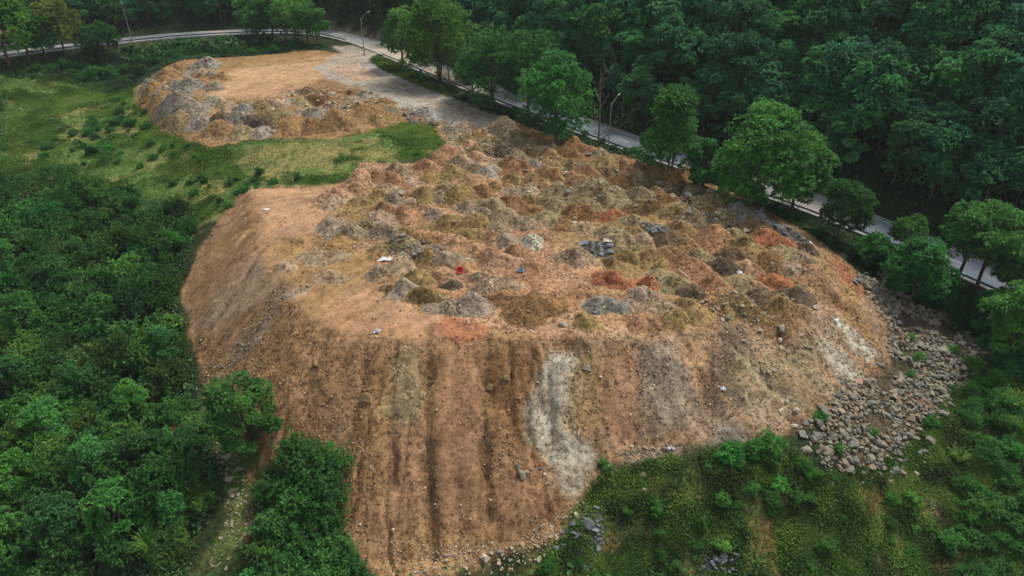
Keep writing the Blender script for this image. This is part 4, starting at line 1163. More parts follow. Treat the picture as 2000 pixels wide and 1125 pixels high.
# rubble: broken slabs that look alike, the larger ones single
RUB = [([(560, 175), (700, 165), (770, 205), (740, 225), (600, 225), (490, 215), (480, 200)], 150, 'pale', 'broken slab on the rubble bank of the upper pad', .42),
       ([(370, 122), (430, 118), (440, 150), (400, 190), (320, 200), (310, 180), (370, 160)], 70, 'grey', 'grey broken stone on the left shoulder of the upper pad', .38),
       ([(860, 235), (960, 250), (1060, 285), (1040, 310), (960, 320), (900, 300), (870, 270)], 170, 'conc', 'broken slab in the rubble below the haul road end', .40),
       ([(1000, 285), (1180, 320), (1300, 360), (1330, 420), (1200, 420), (1060, 390), (960, 350)], 110, 'conc', 'broken slab lying among the upper dump heaps', .34),
       ([(750, 480), (860, 480), (880, 510), (780, 520)], 40, 'grey', 'broken slab in the rubble behind the white sheet', .42),
       ([(1150, 470), (1195, 480), (1190, 505), (1150, 500)], 26, 'blue', 'blue grey scrap piece in the mixed rubble heap', .40),
       ([(1255, 450), (1300, 455), (1300, 475), (1265, 475)], 30, 'blue', 'blue grey stone in the small stone row', .34),
       ([(1300, 370), (1420, 420), (1480, 470), (1420, 470), (1320, 440)], 70, 'conc', 'broken slab in the right part of the dump field', .36),
       ([(1420, 415), (1560, 455), (1590, 480), (1540, 480), (1430, 435)], 55, 'blue', 'blue grey stone along the roadside ridge', .36),
       ([(785, 215), (835, 210), (850, 240), (800, 240)], 60, 'blue', 'bluish crushed stone beside the haul road', .36),
       ([(1340, 580), (1560, 590), (1600, 680), (1520, 760), (1440, 700)], 80, 'conc', 'broken stone on the right hand tipping face', .30),
       ([(1210, 875), (1340, 865), (1330, 900), (1230, 905)], 60, 'conc', 'small pale rubble stone at the toe of the face', .20),
       ([(820, 1060), (1000, 1060), (1080, 1010), (1150, 960), (1160, 1000), (1050, 1100), (950, 1125), (800, 1125)], 110, 'pale', 'pale stone at the foot of the tipping face', .24),
       ([(1090, 1040), (1180, 980), (1180, 1060), (1150, 1125), (1080, 1100)], 80, 'blue', 'bluish stone in the weeds at the foot of the face', .30),
       ([(1370, 1040), (1440, 1060), (1440, 1125), (1360, 1125)], 22, 'blue', 'bluish slab in the grass at the bottom', .48),
       ([(425, 830), (450, 870), (470, 900), (500, 960), (490, 1040), (440, 1110), (405, 1110), (440, 1020), (440, 950), (420, 890)], 48, 'conc', 'stone lying along the lower left footpath', .32),
       ([(580, 540), (620, 560), (480, 700), (430, 760), (410, 740)], 80, 'grey', 'small grey stone in the gravel streak of the left face', .20),
       ([(1850, 780), (1880, 900), (1860, 1000), (1800, 1040), (1820, 920)], 35, 'conc', 'stone in the washed out gully at the right', .26),
       ([(1600, 860), (1640, 900), (1640, 1010), (1605, 1010)], 30, 'grey', 'stone in the dark rill below the stone slope', .28)]
rng = np.random.default_rng(17)
rest_p, rest_s, rest_c = [], [], []
cand = []
for uv, cnt, key, lab, s0 in RUB:
    P = region(uv)
    q = scatter(P, cnt, rng)
    s = np.clip(s0 * rng.lognormal(0, .42, cnt), .12, 1.1)
    for k in range(cnt):
        cand.append((s[k], q[k], key, lab))
    q = scatter(P, cnt * 4, rng)
    for k in range(len(q)):
        rest_p.append((q[k, 0], q[k, 1], 0.0)); rest_s.append(s0 * .42 * rng.lognormal(0, .35)); rest_c.append(SC[key] * rng.uniform(.6, 1.15))
depth = lambda c: c[0] / math.hypot(c[1][0], c[1][1] + 10)
cand.sort(key=depth, reverse=True)
for n, (s, q, key, lab) in enumerate(cand):
    z = top_of(q[0], q[1])
    col = SC[key] * rng.uniform(.68, 1.15) * np.array([1, 1 - rng.uniform(0, .05), 1 - rng.uniform(0, .14)])
    if n < 600:
        fl = rng.uniform() < .6
        o = link("rubble_chunk" if fl else "rubble_stone", (FLAT if fl else ROUND)[n % 7], None, loc=(q[0], q[1], z + .12 * s), rot=(rng.uniform(-.7, .7), rng.uniform(-.5, .5), rng.uniform(0, 6.28)), scale=(s,) * 3, color=col)
        tag(o, lab, "rubble", lab.replace(' stone ', ' stones ').replace(' slab ', ' slabs '))
    else:
        rest_p.append((q[0], q[1], 0.0)); rest_s.append(s); rest_c.append(col)
rest_p = np.array(rest_p); rest_p[:, 2] = tops(rest_p[:, 0], rest_p[:, 1])[0] + .05
me = stone_mass("rubble", rest_p, np.array(rest_s), np.array(rest_c), 18, [mesh_arrays(m) for m in FLAT + ROUND][::2])
tag(link("rubble", me, M['gravel']), "small broken stone among the dumped heaps", "rubble", kind="stuff")

# ------------------------------------------------------------------ vegetation builders
def rand_unit(rng, n):
    v = rng.normal(size=(n, 3))
    return v / np.linalg.norm(v, axis=1)[:, None]


def leaf_quads(P, D, L, W, rng, droop=0.25):
    """one four-cornered leaf per row: base P, direction D, length L, width W"""
    D = D / (np.linalg.norm(D, axis=1)[:, None] + 1e-9)
    up = np.array((0, 0, 1.0)) + 0.5 * rng.normal(size=D.shape)
    S = np.cross(D, up); S /= (np.linalg.norm(S, axis=1)[:, None] + 1e-9)
    mid = P + D * (L * 0.55)[:, None]
    tip = P + D * L[:, None]; tip[:, 2] -= droop * L
    V = np.stack([P, mid + S * (W / 2)[:, None], tip, mid - S * (W / 2)[:, None]], 1)
    return V.reshape(-1, 3), np.arange(len(P) * 4).reshape(-1, 4)


def tube(pts, rad, sides=6):
    pts = np.asarray(pts, float); rad = np.asarray(rad, float)
    V, Q = [], []
    for i, p in enumerate(pts):
        d = pts[min(i + 1, len(pts) - 1)] - pts[max(i - 1, 0)]
        d /= np.linalg.norm(d) + 1e-9
        a = np.cross(d, (0.3, 1, 0.1)); a /= np.linalg.norm(a) + 1e-9
        b = np.cross(d, a)
        for k in range(sides):
            t = 2 * math.pi * k / sides
            V.append(p + rad[i] * (math.cos(t) * a + math.sin(t) * b))
    for i in range(len(pts) - 1):
        for k in range(sides):
            Q.append((i * sides + k, i * sides + (k + 1) % sides, (i + 1) * sides + (k + 1) % sides, (i + 1) * sides + k))
    return np.array(V), np.array(Q)


def join(parts):
    V, Q, b = [], [], 0
    for v, q in parts:
        V.append(v); Q.append(q + b); b += len(v)
    return np.concatenate(V), np.concatenate(Q)


def foliage(centers, radii, rng, tufts, leaves, L, flat=0.75, up_bias=0.35, tint_shift=0.0, aspect=0.42):
    """leaf tufts over a set of crown lobes"""
    nl = len(centers)
    lob = np.repeat(np.arange(nl), tufts)
    n = rand_unit(rng, len(lob)); n[:, 2] = n[:, 2] * 0.9 + up_bias
    n /= np.linalg.norm(n, axis=1)[:, None]
    rr = radii[lob] * rng.uniform(0.72, 1.06, len(lob))
    tp = centers[lob] + n * rr[:, None] * np.array((1, 1, flat))
    lobt = rng.normal(0, 0.13, nl)[lob] + rng.normal(0, 0.10, len(lob))
    k = np.repeat(np.arange(len(tp)), leaves)
    d = rand_unit(rng, len(k)) * 0.85 + n[k] * 0.75
    d[:, 2] = d[:, 2] * 0.55 + 0.05
    ll = L * rng.uniform(0.65, 1.25, len(k))
    V, Q = leaf_quads(tp[k] + 0.12 * L * rng.normal(size=(len(k), 3)), d, ll, ll * aspect * rng.uniform(.8, 1.25, len(k)), rng)
    t = np.clip(0.48 + tint_shift + lobt[k] + rng.normal(0, 0.10, len(k)), 0, 1)
    return V, Q, t


def tree_meshes(seed, H, crown_w, base_frac=0.28, n_lobes=34, tufts=34, leaves=6, L=0.55, mat='leaf_road', shape='round', lean=0.0, tint=0.0, stems=1):
    rng = np.random.default_rng(seed)
    R = crown_w / 2
    z0 = H * base_frac
    ch = H - z0
    cs, rs = [], []
    while len(cs) < n_lobes:
        h = rng.uniform(0.02, 1.0) ** 0.85
        if shape == 'round': env = math.sqrt(max(0.03, 1 - (2 * h - 0.85) ** 2 / 1.45))
        elif shape == 'cone': env = 1.02 - 0.78 * h
        elif shape == 'umbrella': env = 0.35 + 0.75 * math.sin(math.pi * min(1, 0.15 + h * 0.75))
        else: env = math.sin(math.pi * (0.18 + 0.74 * h)) ** 0.7
        a = rng.uniform(0, 2 * math.pi)
        rad = R * env * math.sqrt(rng.uniform(0.25, 1.0)) * 0.86
        cs.append((rad * math.cos(a) + lean * h * R, rad * math.sin(a), z0 + ch * (0.06 + 0.86 * h)))
        rs.append(R * rng.uniform(0.15, 0.36))
    cs, rs = np.array(cs), np.array(rs)
    V, Q, t = foliage(cs, rs, rng, tufts, leaves, L, tint_shift=tint)
    crown = np_mesh("crown", V, Q)
    face_attr(crown, "tint", t); crown.materials.append(M[mat])
    parts = []
    r0 = 0.018 * H + 0.05
    for s in range(stems):
        a = s * 2.4 + seed
        off = 0.0 if stems == 1 else 0.25
        top = np.array((off * 4 * math.cos(a) + lean * R * .5, off * 4 * math.sin(a), z0 + ch * 0.62))
        b = np.array((off * math.cos(a), off * math.sin(a), -0.6))
        m1 = b + (top - b) * 0.4 + rng.normal(size=3) * (0.15, 0.15, 0)
        m2 = b + (top - b) * 0.7 + rng.normal(size=3) * (0.2, 0.2, 0)
        parts.append(tube([b, b + (m1 - b) * .12, m1, m2, top], np.array((1.25, 1.0, .8, .6, .25)) * r0 / math.sqrt(stems), 7))
        for k in rng.choice(n_lobes, 7, replace=False):
            f = rng.uniform(0.35, 0.85)
            st_ = b + (top - b) * f
            e = cs[k]
            md = (st_ + e) / 2 + np.array((0, 0, -0.06 * H * rng.uniform(0, 1)))
            parts.append(tube([st_, md, e], np.array((.42, .28, .10)) * r0, 5))
    V, Q = join(parts)
    trunk = np_mesh("trunk", V, Q, smooth_shade=True); trunk.materials.append(M['bark'])
    return trunk, crown


def plant_tree(name, meshes, x, y, label, cat="tree", group=None, rz=0.0, s=(1, 1, 1), color=(1, 1, 1)):
    root = link(name, None, loc=(x, y, float(hz(x, y))), rot=(0, 0, rz), scale=s)
    tag(root, label, cat, group)
    tr, cr = meshes
    link("trunk", tr, None, parent=root)
    link("crown", cr, None, parent=root, color=color)
    return root


# ------------------------------------------------------------------ roadside trees, one by one
# bearing of the foot, foot height, top bearing v, crown width in px, lower edge of the crown v, shape ...
def tree_by_survey(u, v, vtop, wpx, vlow, seed, label, shape='round', color=(1, 1, 1), name="roadside_tree", lobes=34, tufts=36, L=0.6, lean=0.0, stems=1, tint=0.0, xy=None, mat='leaf_road'):
    p = ground_at([(u, v)])[0] if xy is None else np.asarray(xy, float)
    zg = float(hz(p[0], p[1]))
    dep = p[1] * CP + (CAM_Z - zg) * SP
    # height so that the top is seen at vtop
    b = (562.5 - vtop) / FPX
    t = p[1] / (CP + b * SP)
    ztop = CAM_Z - (SP - b * CP) * t
    H = max(3.0, ztop - zg)
    b2 = (562.5 - vlow) / FPX
    zl = CAM_Z - (SP - b2 * CP) * p[1] / (CP + b2 * SP)
    bf = min(max((zl - zg) / H, 0.06), 0.6)
    W = wpx * dep / FPX / 1.04
    ms = tree_meshes(seed, H, W, bf, int(lobes * 1.3), int(tufts * 1.15), 6, L, mat, shape, lean, tint, stems)
    return plant_tree(name, ms, p[0], p[1], label, color=color)


tree_by_survey(787, 133, 18, 78, 105, 101, "slim roadside tree with thin trunk left of the tallest one", 'round', (1, 1.02, .95), lobes=24, L=.6, tint=.05)
tree_by_survey(858, 160, -10, 158, 152, 102, "tallest bright green roadside tree near the street lamp", 'round', (1.3, 1.25, .95), lobes=66, tufts=40, L=.62, stems=3, tint=.14)
tree_by_survey(962, 214, 55, 140, 208, 103, "left tree of the roadside trio in the middle", 'round', (.85, .92, .95), lobes=36)
tree_by_survey(1032, 232, 55, 140, 222, 104, "tall middle tree of the roadside trio", 'round', (.9, .98, .95), lobes=38)
tree_by_survey(1084, 272, 104, 145, 266, 105, "front tree of the roadside trio with crown down to the verge", 'round', (1.1, 1.12, 1), lobes=48, tufts=40, tint=.06, stems=2)
tree_by_survey(1305, 348, 174, 156, 340, 106, "roadside tree right of the bare tree with stepped crown", 'cone', (1.05, 1.12, 1), lobes=44, tufts=38, tint=.05, stems=2)
tree_by_survey(1372, 372, 272, 90, 362, 107, "low dark tree between the two large right roadside trees", 'round', (.6, .72, .75), lobes=26)
tree_by_survey(1475, 404, 205, 190, 392, 108, "largest broad roadside tree with two close trunks", 'round', (1.05, 1.08, 1), lobes=62, tufts=44, L=.62, stems=2, tint=.07)
tree_by_survey(1545, 418, 262, 130, 385, 109, "right hand limb tree leaning over the road beside the largest tree", 'round', (.95, 1.05, 1), lobes=36, tufts=40, tint=.02)
tree_by_survey(1634, 470, 354, 104, 440, 110, "compact dark roadside tree standing in front of the road", 'round', (.72, .80, .8), lobes=34, tufts=36, L=.5)
tree_by_survey(1765, 496, 424, 74, 470, 111, "small light green sapling tree in front of the road", 'umbrella', (1.05, 1.1, 1), lobes=18, tufts=26, L=.45, tint=.1)
tree_by_survey(1775, 590, 470, 120, 575, 112, "dark leafy tree under the guard rail at the right", 'round', (.75, .82, .82), lobes=34, tufts=36, L=.5)
tree_by_survey(1866, 552, 400, 110, 500, 113, "airy roadside tree with a thin straight trunk near the right edge", 'umbrella', (.8, .85, .85), lobes=26, tufts=30, L=.5, tint=.03)
tree_by_survey(1905, 568, 408, 150, 520, 114, "rounded light green roadside tree at the right edge", 'round', (.85, .88, .85), lobes=40, tufts=36, L=.5, tint=.03)
tree_by_survey(1985, 600, 470, 120, 580, 115, "roadside tree cut by the right edge of the picture", 'round', (.85, .95, .95), lobes=30, L=.5)
tree_by_survey(1965, 700, 556, 130, 690, 116, "light green bushy tree at the right edge below the road", 'round', (.9, .92, .85), lobes=36, L=.5, tint=.05)
tree_by_survey(1925, 660, 570, 90, 650, 117, "dark bushy tree above the stone slope", 'round', (.7, .8, .8), lobes=28, L=.5)
tree_by_survey(1700, 520, 462, 80, 515, 118, "low round dark tree beside the brown shoulder of the dump", 'round', (.7, .8, .8), lobes=24, L=.45)
tree_by_survey(925, 196, 92, 70, 180, 119, "half hidden tree between the tallest tree and the roadside trio", 'round', (.8, .9, .9), lobes=26)
# upper left: beside the pad and the bend
tree_by_survey(505, 78, -6, 78, 62, 121, "left tree of the group above the upper pad", 'umbrella', (1.0, 1.05, .95), lobes=28, tufts=30, L=.65, tint=.06)
tree_by_survey(534, 78, -14, 76, 58, 122, "thin trunked tree second from the left above the upper pad", 'umbrella', (.85, .95, .9), lobes=26, tufts=30, L=.65)
tree_by_survey(576, 82, 2, 80, 62, 123, "tree with a pale straight trunk in the middle of the group above the upper pad", 'umbrella', (1.0, 1.05, .95), lobes=28, tufts=30, L=.65, tint=.06)
tree_by_survey(602, 86, 8, 72, 64, 124, "two stemmed tree beside the ivy clad one above the upper pad", 'umbrella', (1.1, 1.12, .95), lobes=26, tufts=30, L=.65, tint=.09)
tree_by_survey(621, 88, 18, 52, 70, 125, "rightmost low tree of the group above the upper pad", 'umbrella', (1.1, 1.12, .95), lobes=20, tufts=28, L=.6, tint=.08)
tree_by_survey(18, 128, -40, 130, 95, 126, "bright green tree at the left edge beside the road", 'round', (1.6, 1.6, .95), lobes=40, tufts=34, L=.65, tint=.14)
tree_by_survey(58, 122, 0, 80, 92, 127, "forked tree second from the left edge beside the road", 'round', (1.2, 1.3, .95), lobes=28, L=.65)
tree_by_survey(128, 108, 4, 96, 75, 128, "tree with a reddish brown flushed crown beside the left road", 'round', (2.1, .85, .8), lobes=30, L=.6)
tree_by_survey(92, 118, 20, 70, 98, 129, "dark leaning tree in front of the reddish crowned one", 'round', (.75, .85, .9), lobes=26, L=.6)
tree_by_survey(200, 118, 45, 90, 108, 130, "dense dark tree on the bank left of the banana plants", 'round', (.6, .7, .75), lobes=30, L=.55)

# bare tree
rng = np.random.default_rng(77)
bp = ground_at([(1168, 287)])[0]


def bare_tree(x, y, H, seed, label):
    rng = np.random.default_rng(seed)
    root = link("bare_tree", None, loc=(x, y, float(hz(x, y))))
    tag(root, label, "tree")
    top = np.array((-0.4, 0.3, H))
    trunk = [np.array((0, 0, -.5)), np.array((.05, 0, H * .25)), np.array((-.1, .1, H * .5)), np.array((-.2, .2, H * .75)), top]
    V, Q = tube(trunk, [.22, .17, .13, .09, .03], 6)
    link("trunk", np_mesh("trunk", V, Q, smooth_shade=True), M['deadwood'], parent=root)
    for k in range(11):
        f = rng.uniform(.15, .9) if k else .10
        st_ = trunk[0] + (top - trunk[0]) * f
        a = rng.uniform(0, 6.28) if k else 0.2
        ln = H * rng.uniform(.22, .42) * (1.1 - .5 * f) if k else H * .75
        e = st_ + ln * np.array((math.cos(a) * .75, math.sin(a) * .6, .75))
        md = (st_ + e) / 2 + np.array((math.cos(a), math.sin(a), -.4)) * ln * .12
        ps = [tube([st_, md, e], [.09 if k else .14, .06, .02], 5)]
        for j in range(5):
            g = rng.uniform(.35, 1)
            s2 = st_ + (e - st_) * g
            e2 = s2 + rand_unit(rng, 1)[0] * ln * .35 + (0, 0, ln * .12)
            ps.append(tube([s2, (s2 + e2) / 2 + rng.normal(size=3) * .1, e2], [.035, .025, .01], 4))
        V, Q = join(ps)
        link("branch", np_mesh("branch", V, Q, smooth_shade=True), M['deadwood'], parent=root)


bare_tree(bp[0], bp[1], 15.5, 78, "bare leafless tree beside the street lamp at the verge")
bp2 = ground_at([(877, 168)])[0]
bare_tree(bp2[0], bp2[1], 9, 79, "thin half bare tree leaning under the tallest roadside tree")

# ------------------------------------------------------------------ hillside forest
FP = [tree_meshes(200 + k, 12.5 + (k % 3), 8.6 + 0.8 * (k % 4), 0.16, 30, 30, 6, 0.66, 'leaf', ['round', 'oval', 'round', 'umbrella', 'oval', 'round', 'cone'][k], tint=[0, .05, -.06, .04, -.03, .08, 0][k]) for k in range(7)]
rng = np.random.default_rng(31)
cand = []
yy, xx = np.meshgrid(np.arange(40, 330, 4.4), np.arange(-190, 175, 4.7))
cx = (xx + rng.uniform(-2.4, 2.4, xx.shape)).ravel(); cy = (yy + rng.uniform(-2.2, 2.2, yy.shape)).ravel()
rd, _ = road_near(cx, cy)
zz = hz(cx, cy)
dep = cy * CP + (CAM_Z - zz) * SP
u = 1000 + FPX * cx / dep
v = 562.5 - FPX * (cy * SP - (CAM_Z - zz - 6) * CP) / dep
vt = 562.5 - FPX * (cy * SP - (CAM_Z - zz - 13) * CP) / dep
layby = (cx > -62) & (cx < -18) & (rd < 13) & (cy > 165)
ok = (rd > 8.5) & (rd < 75) & (u > -120) & (u < 2130) & (v > -40) & (dep > 30) & ~layby
cx, cy, rd, u, v = cx[ok], cy[ok], rd[ok], u[ok], v[ok]
vis = v > -5
order = np.argsort(-v)
print("forest trees", len(cx))
for n, i in enumerate(order[:300]):
    k = int(rng.integers(0, 7))
    s = rng.uniform(.8, 1.2) * (0.72 if rd[i] < 13 else 1)
    g = rng.uniform(.65, 1.35)
    tone = np.array((g * rng.uniform(.85, 1.25), g, g * rng.uniform(.9, 1.3)))
    if rng.uniform() < .07: tone = np.array((1.6, 1.5, 1.5))
    where = next(t for lim, t in ((350, "above the far left bend"), (700, "behind the trees of the upper pad"), (950, "behind the tallest roadside tree"), (1250, "behind the roadside trio"), (1500, "behind the largest roadside tree"), (1750, "above the compact roadside tree"), (9999, "towards the upper right corner")) if u[i] < lim)
    row = "lowest row" if rd[i] < 16 else ("middle rows" if rd[i] < 30 else "high rows")
    hue = "pale grey green" if tone[0] > 1.5 else ("lighter green" if g > .9 else "dark green")
    plant_tree("forest_tree", FP[k], cx[i], cy[i], f"{hue} forest tree {where}, in the {row}", "tree", f"forest trees {where}, {row}, {hue}", rng.uniform(0, 6.28), (s, s, s * rng.uniform(.85, 1.15)), tone)


# ------------------------------------------------------------------ thickets
def shrub_mesh(seed, R, H, n_lobes, tufts, leaves, L, mat='shrub', tint=0.0):
    rng = np.random.default_rng(seed)
    cs, rs = [], []
    for k in range(n_lobes):
        a, h = rng.uniform(0, 6.28), rng.uniform(.08, .92)
        rad = R * math.sqrt(rng.uniform(.05, 1)) * math.sqrt(max(.1, 1 - h * h * .85)) * .8
        cs.append((rad * math.cos(a), rad * math.sin(a), H * h * .85 + .1)); rs.append(R * rng.uniform(.18, .44))
    V, Q, t = foliage(np.array(cs), np.array(rs), rng, tufts, leaves, L, flat=.85, up_bias=.3, tint_shift=tint)
    base = len(V)
    ns = 16                                                  # loose shoots that break the outline
    sp = np.array(cs)[rng.integers(0, len(cs), ns)]
    sdir = np.c_[sp[:, :2] / R + .4 * rng.normal(size=(ns, 2)), rng.uniform(.5, 1.6, ns)]; sdir /= np.linalg.norm(sdir, axis=1)[:, None]
    kk = np.repeat(np.arange(ns), 26)
    f = rng.uniform(.2, 1, len(kk)) * R * rng.uniform(.5, .95, ns)[kk]
    P_ = sp[kk] + sdir[kk] * f[:, None]; P_[:, 2] -= .12 * f * f / R
    d_ = rand_unit(rng, len(kk)) * .8 + sdir[kk] * .5
    l_ = L * rng.uniform(.6, 1.15, len(kk))
    V2, Q2 = leaf_quads(P_, d_, l_, l_ * .4, rng)
    V = np.r_[V, V2]; Q = np.r_[Q, Q2 + base]; t = np.r_[t, np.clip(.58 + tint + rng.normal(0, .1, len(kk)), 0, 1)]
    me = np_mesh("shrub", V, Q)
    face_attr(me, "tint", t); me.materials.append(M[mat])
    return me


SH = [shrub_mesh(300 + k, 2.3 + .25 * (k % 3), 3.0 + .5 * (k % 4), 18, 30, 6, [.34, .42, .30, .5, .38, .34][k], tint=[0, .06, -.05, .04, .1, -.02][k]) for k in range(6)]
THICKET_UV = [(-60, 352), (60, 348), (120, 360), (250, 385), (330, 410), (380, 445), (352, 555), (352, 650), (385, 720), (372, 775), (405, 830), (420, 900), (425, 960), (385, 1050), (350, 1140), (100, 1190), (-60, 1190)]
TP = region(THICKET_UV)
rng = np.random.default_rng(41)
q = spread(TP, 3.7, rng, .4)
print("thicket", len(q))
big = fbm(q[:, 0] / 14, q[:, 1] / 14, 2, 91)
for n in range(min(len(q), 300)):
    k = int(rng.integers(0, 6))
    s = rng.uniform(.75, 1.25) * (1.15 + .5 * max(0, big[n]))
    edge = float(poly_sdf(q[n:n + 1, 0], q[n:n + 1, 1], TP)[0])
    if edge < 2.5: s *= .72
    g = rng.uniform(.42, 1.12)
    o = link("thicket_shrub", SH[k], None, loc=(q[n, 0], q[n, 1], float(hz(q[n, 0], q[n, 1])) - .15), rot=(rng.uniform(-.1, .1), rng.uniform(-.1, .1), rng.uniform(0, 6.28)), scale=(s, s, s * rng.uniform(.85, 1.35)),
             color=(g * rng.uniform(.85, 1.45), g, g * rng.uniform(.75, 1.1)))
    zq = float(hz(q[n, 0], q[n, 1])); dq = q[n, 1] * CP + (CAM_Z - zq) * SP
    uq, vq = 1000 + FPX * q[n, 0] / dq, 562.5 - FPX * (q[n, 1] * SP - (CAM_Z - zq) * CP) / dq
    place = ("beside the meadow" if vq < 470 else "beside the left toe of the dump" if uq > 300 and vq < 800 else "beside the lower left footpath" if uq > 300 else "in the bottom left corner" if vq > 900 else "at the left edge" if uq < 120 else "in the middle")
    lab = f"{'tall' if s > 1.25 else 'low' if s < .95 else 'medium'} {'bright' if g > .88 else 'dark' if g < .65 else 'mid green'} leafy shrub {place} of the left thicket"
    if 'beside' in place: lab = lab.replace(' of the left thicket', ', left thicket')
    tag(o, lab, "shrub", lab.replace('shrub', 'shrubs'))

# taller crowns that rise out of the thicket
TT = [(215, 640, .62, "cone shaped feathery", 6, (.9, 1.0, .95)), (300, 560, .5, "dark rounded", 0, (.6, .68, .7)), (120, 560, .55, "broad dark", 2, (.6, .68, .7)), (60, 640, .6, "light green", 5, (.95, 1.0, .8)), (330, 690, .48, "dark glossy", 1, (.6, .7, .75)),
      (180, 760, .55, "mid green", 3, (.8, .85, .8)), (40, 780, .6, "dark spreading", 2, (.55, .65, .65)), (270, 800, .5, "bright yellow green", 4, (1.05, 1.05, .7)), (110, 860, .6, "tall light", 5, (.95, 1.0, .8)), (300, 900, .52, "dense dark", 0, (.55, .62, .62)),
      (200, 930, .58, "rounded mid green", 1, (.85, .9, .8)), (60, 960, .6, "bright", 4, (1.05, 1.05, .75)), (370, 880, .42, "small dark", 3, (.55, .62, .62)), (250, 1030, .6, "wide bright", 5, (1.0, 1.02, .75)), (130, 1060, .6, "wide dark", 2, (.6, .66, .66)),
      (350, 1010, .42, "narrow", 6, (.8, .85, .8)), (20, 1090, .6, "leafy pale", 3, (1.0, 1.0, .8)), (90, 440, .5, "dark", 0, (.6, .68, .68)), (210, 450, .45, "dark low crowned", 1, (.6, .68, .68)), (20, 520, .55, "broad mid green", 5, (.8, .85, .75)), (160, 500, .45, "slender", 6, (.75, .8, .75))]
TPOS = ["in the middle of the thicket", "above the left toe of the dump", "in the upper left thicket", "near the left edge of the thicket", "beside the left toe of the dump", "left of the round tree at the dump foot", "at the left edge, middle height", "left of the withered red shrub",
        "in the lower left thicket", "above the lower left footpath", "in the lower thicket", "near the lower left edge", "beside the footpath", "near the bottom of the thicket", "in the bottom left thicket", "right beside the footpath end", "in the bottom left corner", "below the meadow at the left",
        "below the meadow bushes", "at the upper left edge of the thicket", "in the upper thicket"]
for n, (t_, p, wh) in enumerate(zip(TT, ground_at([(t[0], t[1] + 25) for t in TT]), TPOS)):
    plant_tree("thicket_tree", FP[t_[4]], p[0], p[1], f"{t_[3]} tree rising {wh}", "tree", "trees rising out of the left thicket", n * 2.1, (t_[2], t_[2], t_[2] * .95), (t_[5][0] * 1.1, t_[5][1], t_[5][2] * .72))

# tall grass canes that stick out of the thickets
def cane_mesh(seed, n=150, Hc=2.6):
    rng = np.random.default_rng(seed)
    VV, QQ, b = [], [], 0
    for k in range(n):
        a = rng.uniform(0, 6.28); p = np.array((math.cos(a), math.sin(a), 0)) * rng.uniform(0, .5)
        ln = Hc * rng.uniform(.5, 1.0); out = np.array((math.cos(a), math.sin(a), 0)) * rng.uniform(.3, .9)
        sd_ = np.array((-math.sin(a), math.cos(a), 0)) * .035
        rows = []
        for t_ in (0, .4, .75, 1):
            c_ = p + np.array((0, 0, ln * (t_ - .35 * t_ ** 3))) + out * ln * .6 * t_ ** 2
            w_ = (1 - .85 * t_)
            rows += [c_ - sd_ * w_, c_ + sd_ * w_]
        VV += rows; QQ += [(b + 2 * i, b + 2 * i + 1, b + 2 * i + 3, b + 2 * i + 2) for i in range(3)]; b += 8
    me = np_mesh("cane_clump", np.array(VV), np.array(QQ)); face_attr(me, "tint", np.clip(rng.normal(.6, .2, len(QQ)), 0, 1)); me.materials.append(M['grass'])
    return me


CANE = [cane_mesh(500 + k) for k in range(3)]
CANES = [(300, 440, 1.2, "in the upper thicket near the meadow"), (330, 470, 1.0, "in the thicket near the left crest of the dump"), (262, 650, 1.1, "in the middle of the left thicket"), (300, 700, 1.2, "in the thicket beside the left toe"), (120, 720, 1.1, "far left in the thicket"),
         (350, 975, 1.0, "at the thicket edge by the footpath"), (300, 1090, 1.2, "near the bottom of the left thicket"), (640, 985, 1.0, "with pale plumes in the lower left bush belt"), (660, 1030, 1.2, "hanging out of the bush belt over the face"), (1975, 800, 1.3, "on the right edge below the road"),
         (1990, 850, 1.1, "lower on the right edge"), (1960, 760, 1.0, "above the others on the right edge"), (1870, 900, .8, "on the lower right slope"), (60, 420, 1.1, "at the upper left end of the thicket"), (180, 950, 1.1, "in the lower part of the left thicket")]
for n, (c_, p) in enumerate(zip(CANES, ground_at([(c[0], c[1]) for c in CANES]))):
    o = link("cane_clump", CANE[n % 3], None, loc=(p[0], p[1], float(hz(*p)) - .1), rot=(0, 0, n * 1.3), scale=(c_[2] * 1.2, c_[2] * 1.2, c_[2] * (1.75 if c_[0] < 700 else 1.1)), color=(.9, .95, .9))
    tag(o, f"clump of long arching grass canes {c_[3]}", "grass clump", "grass cane clumps")

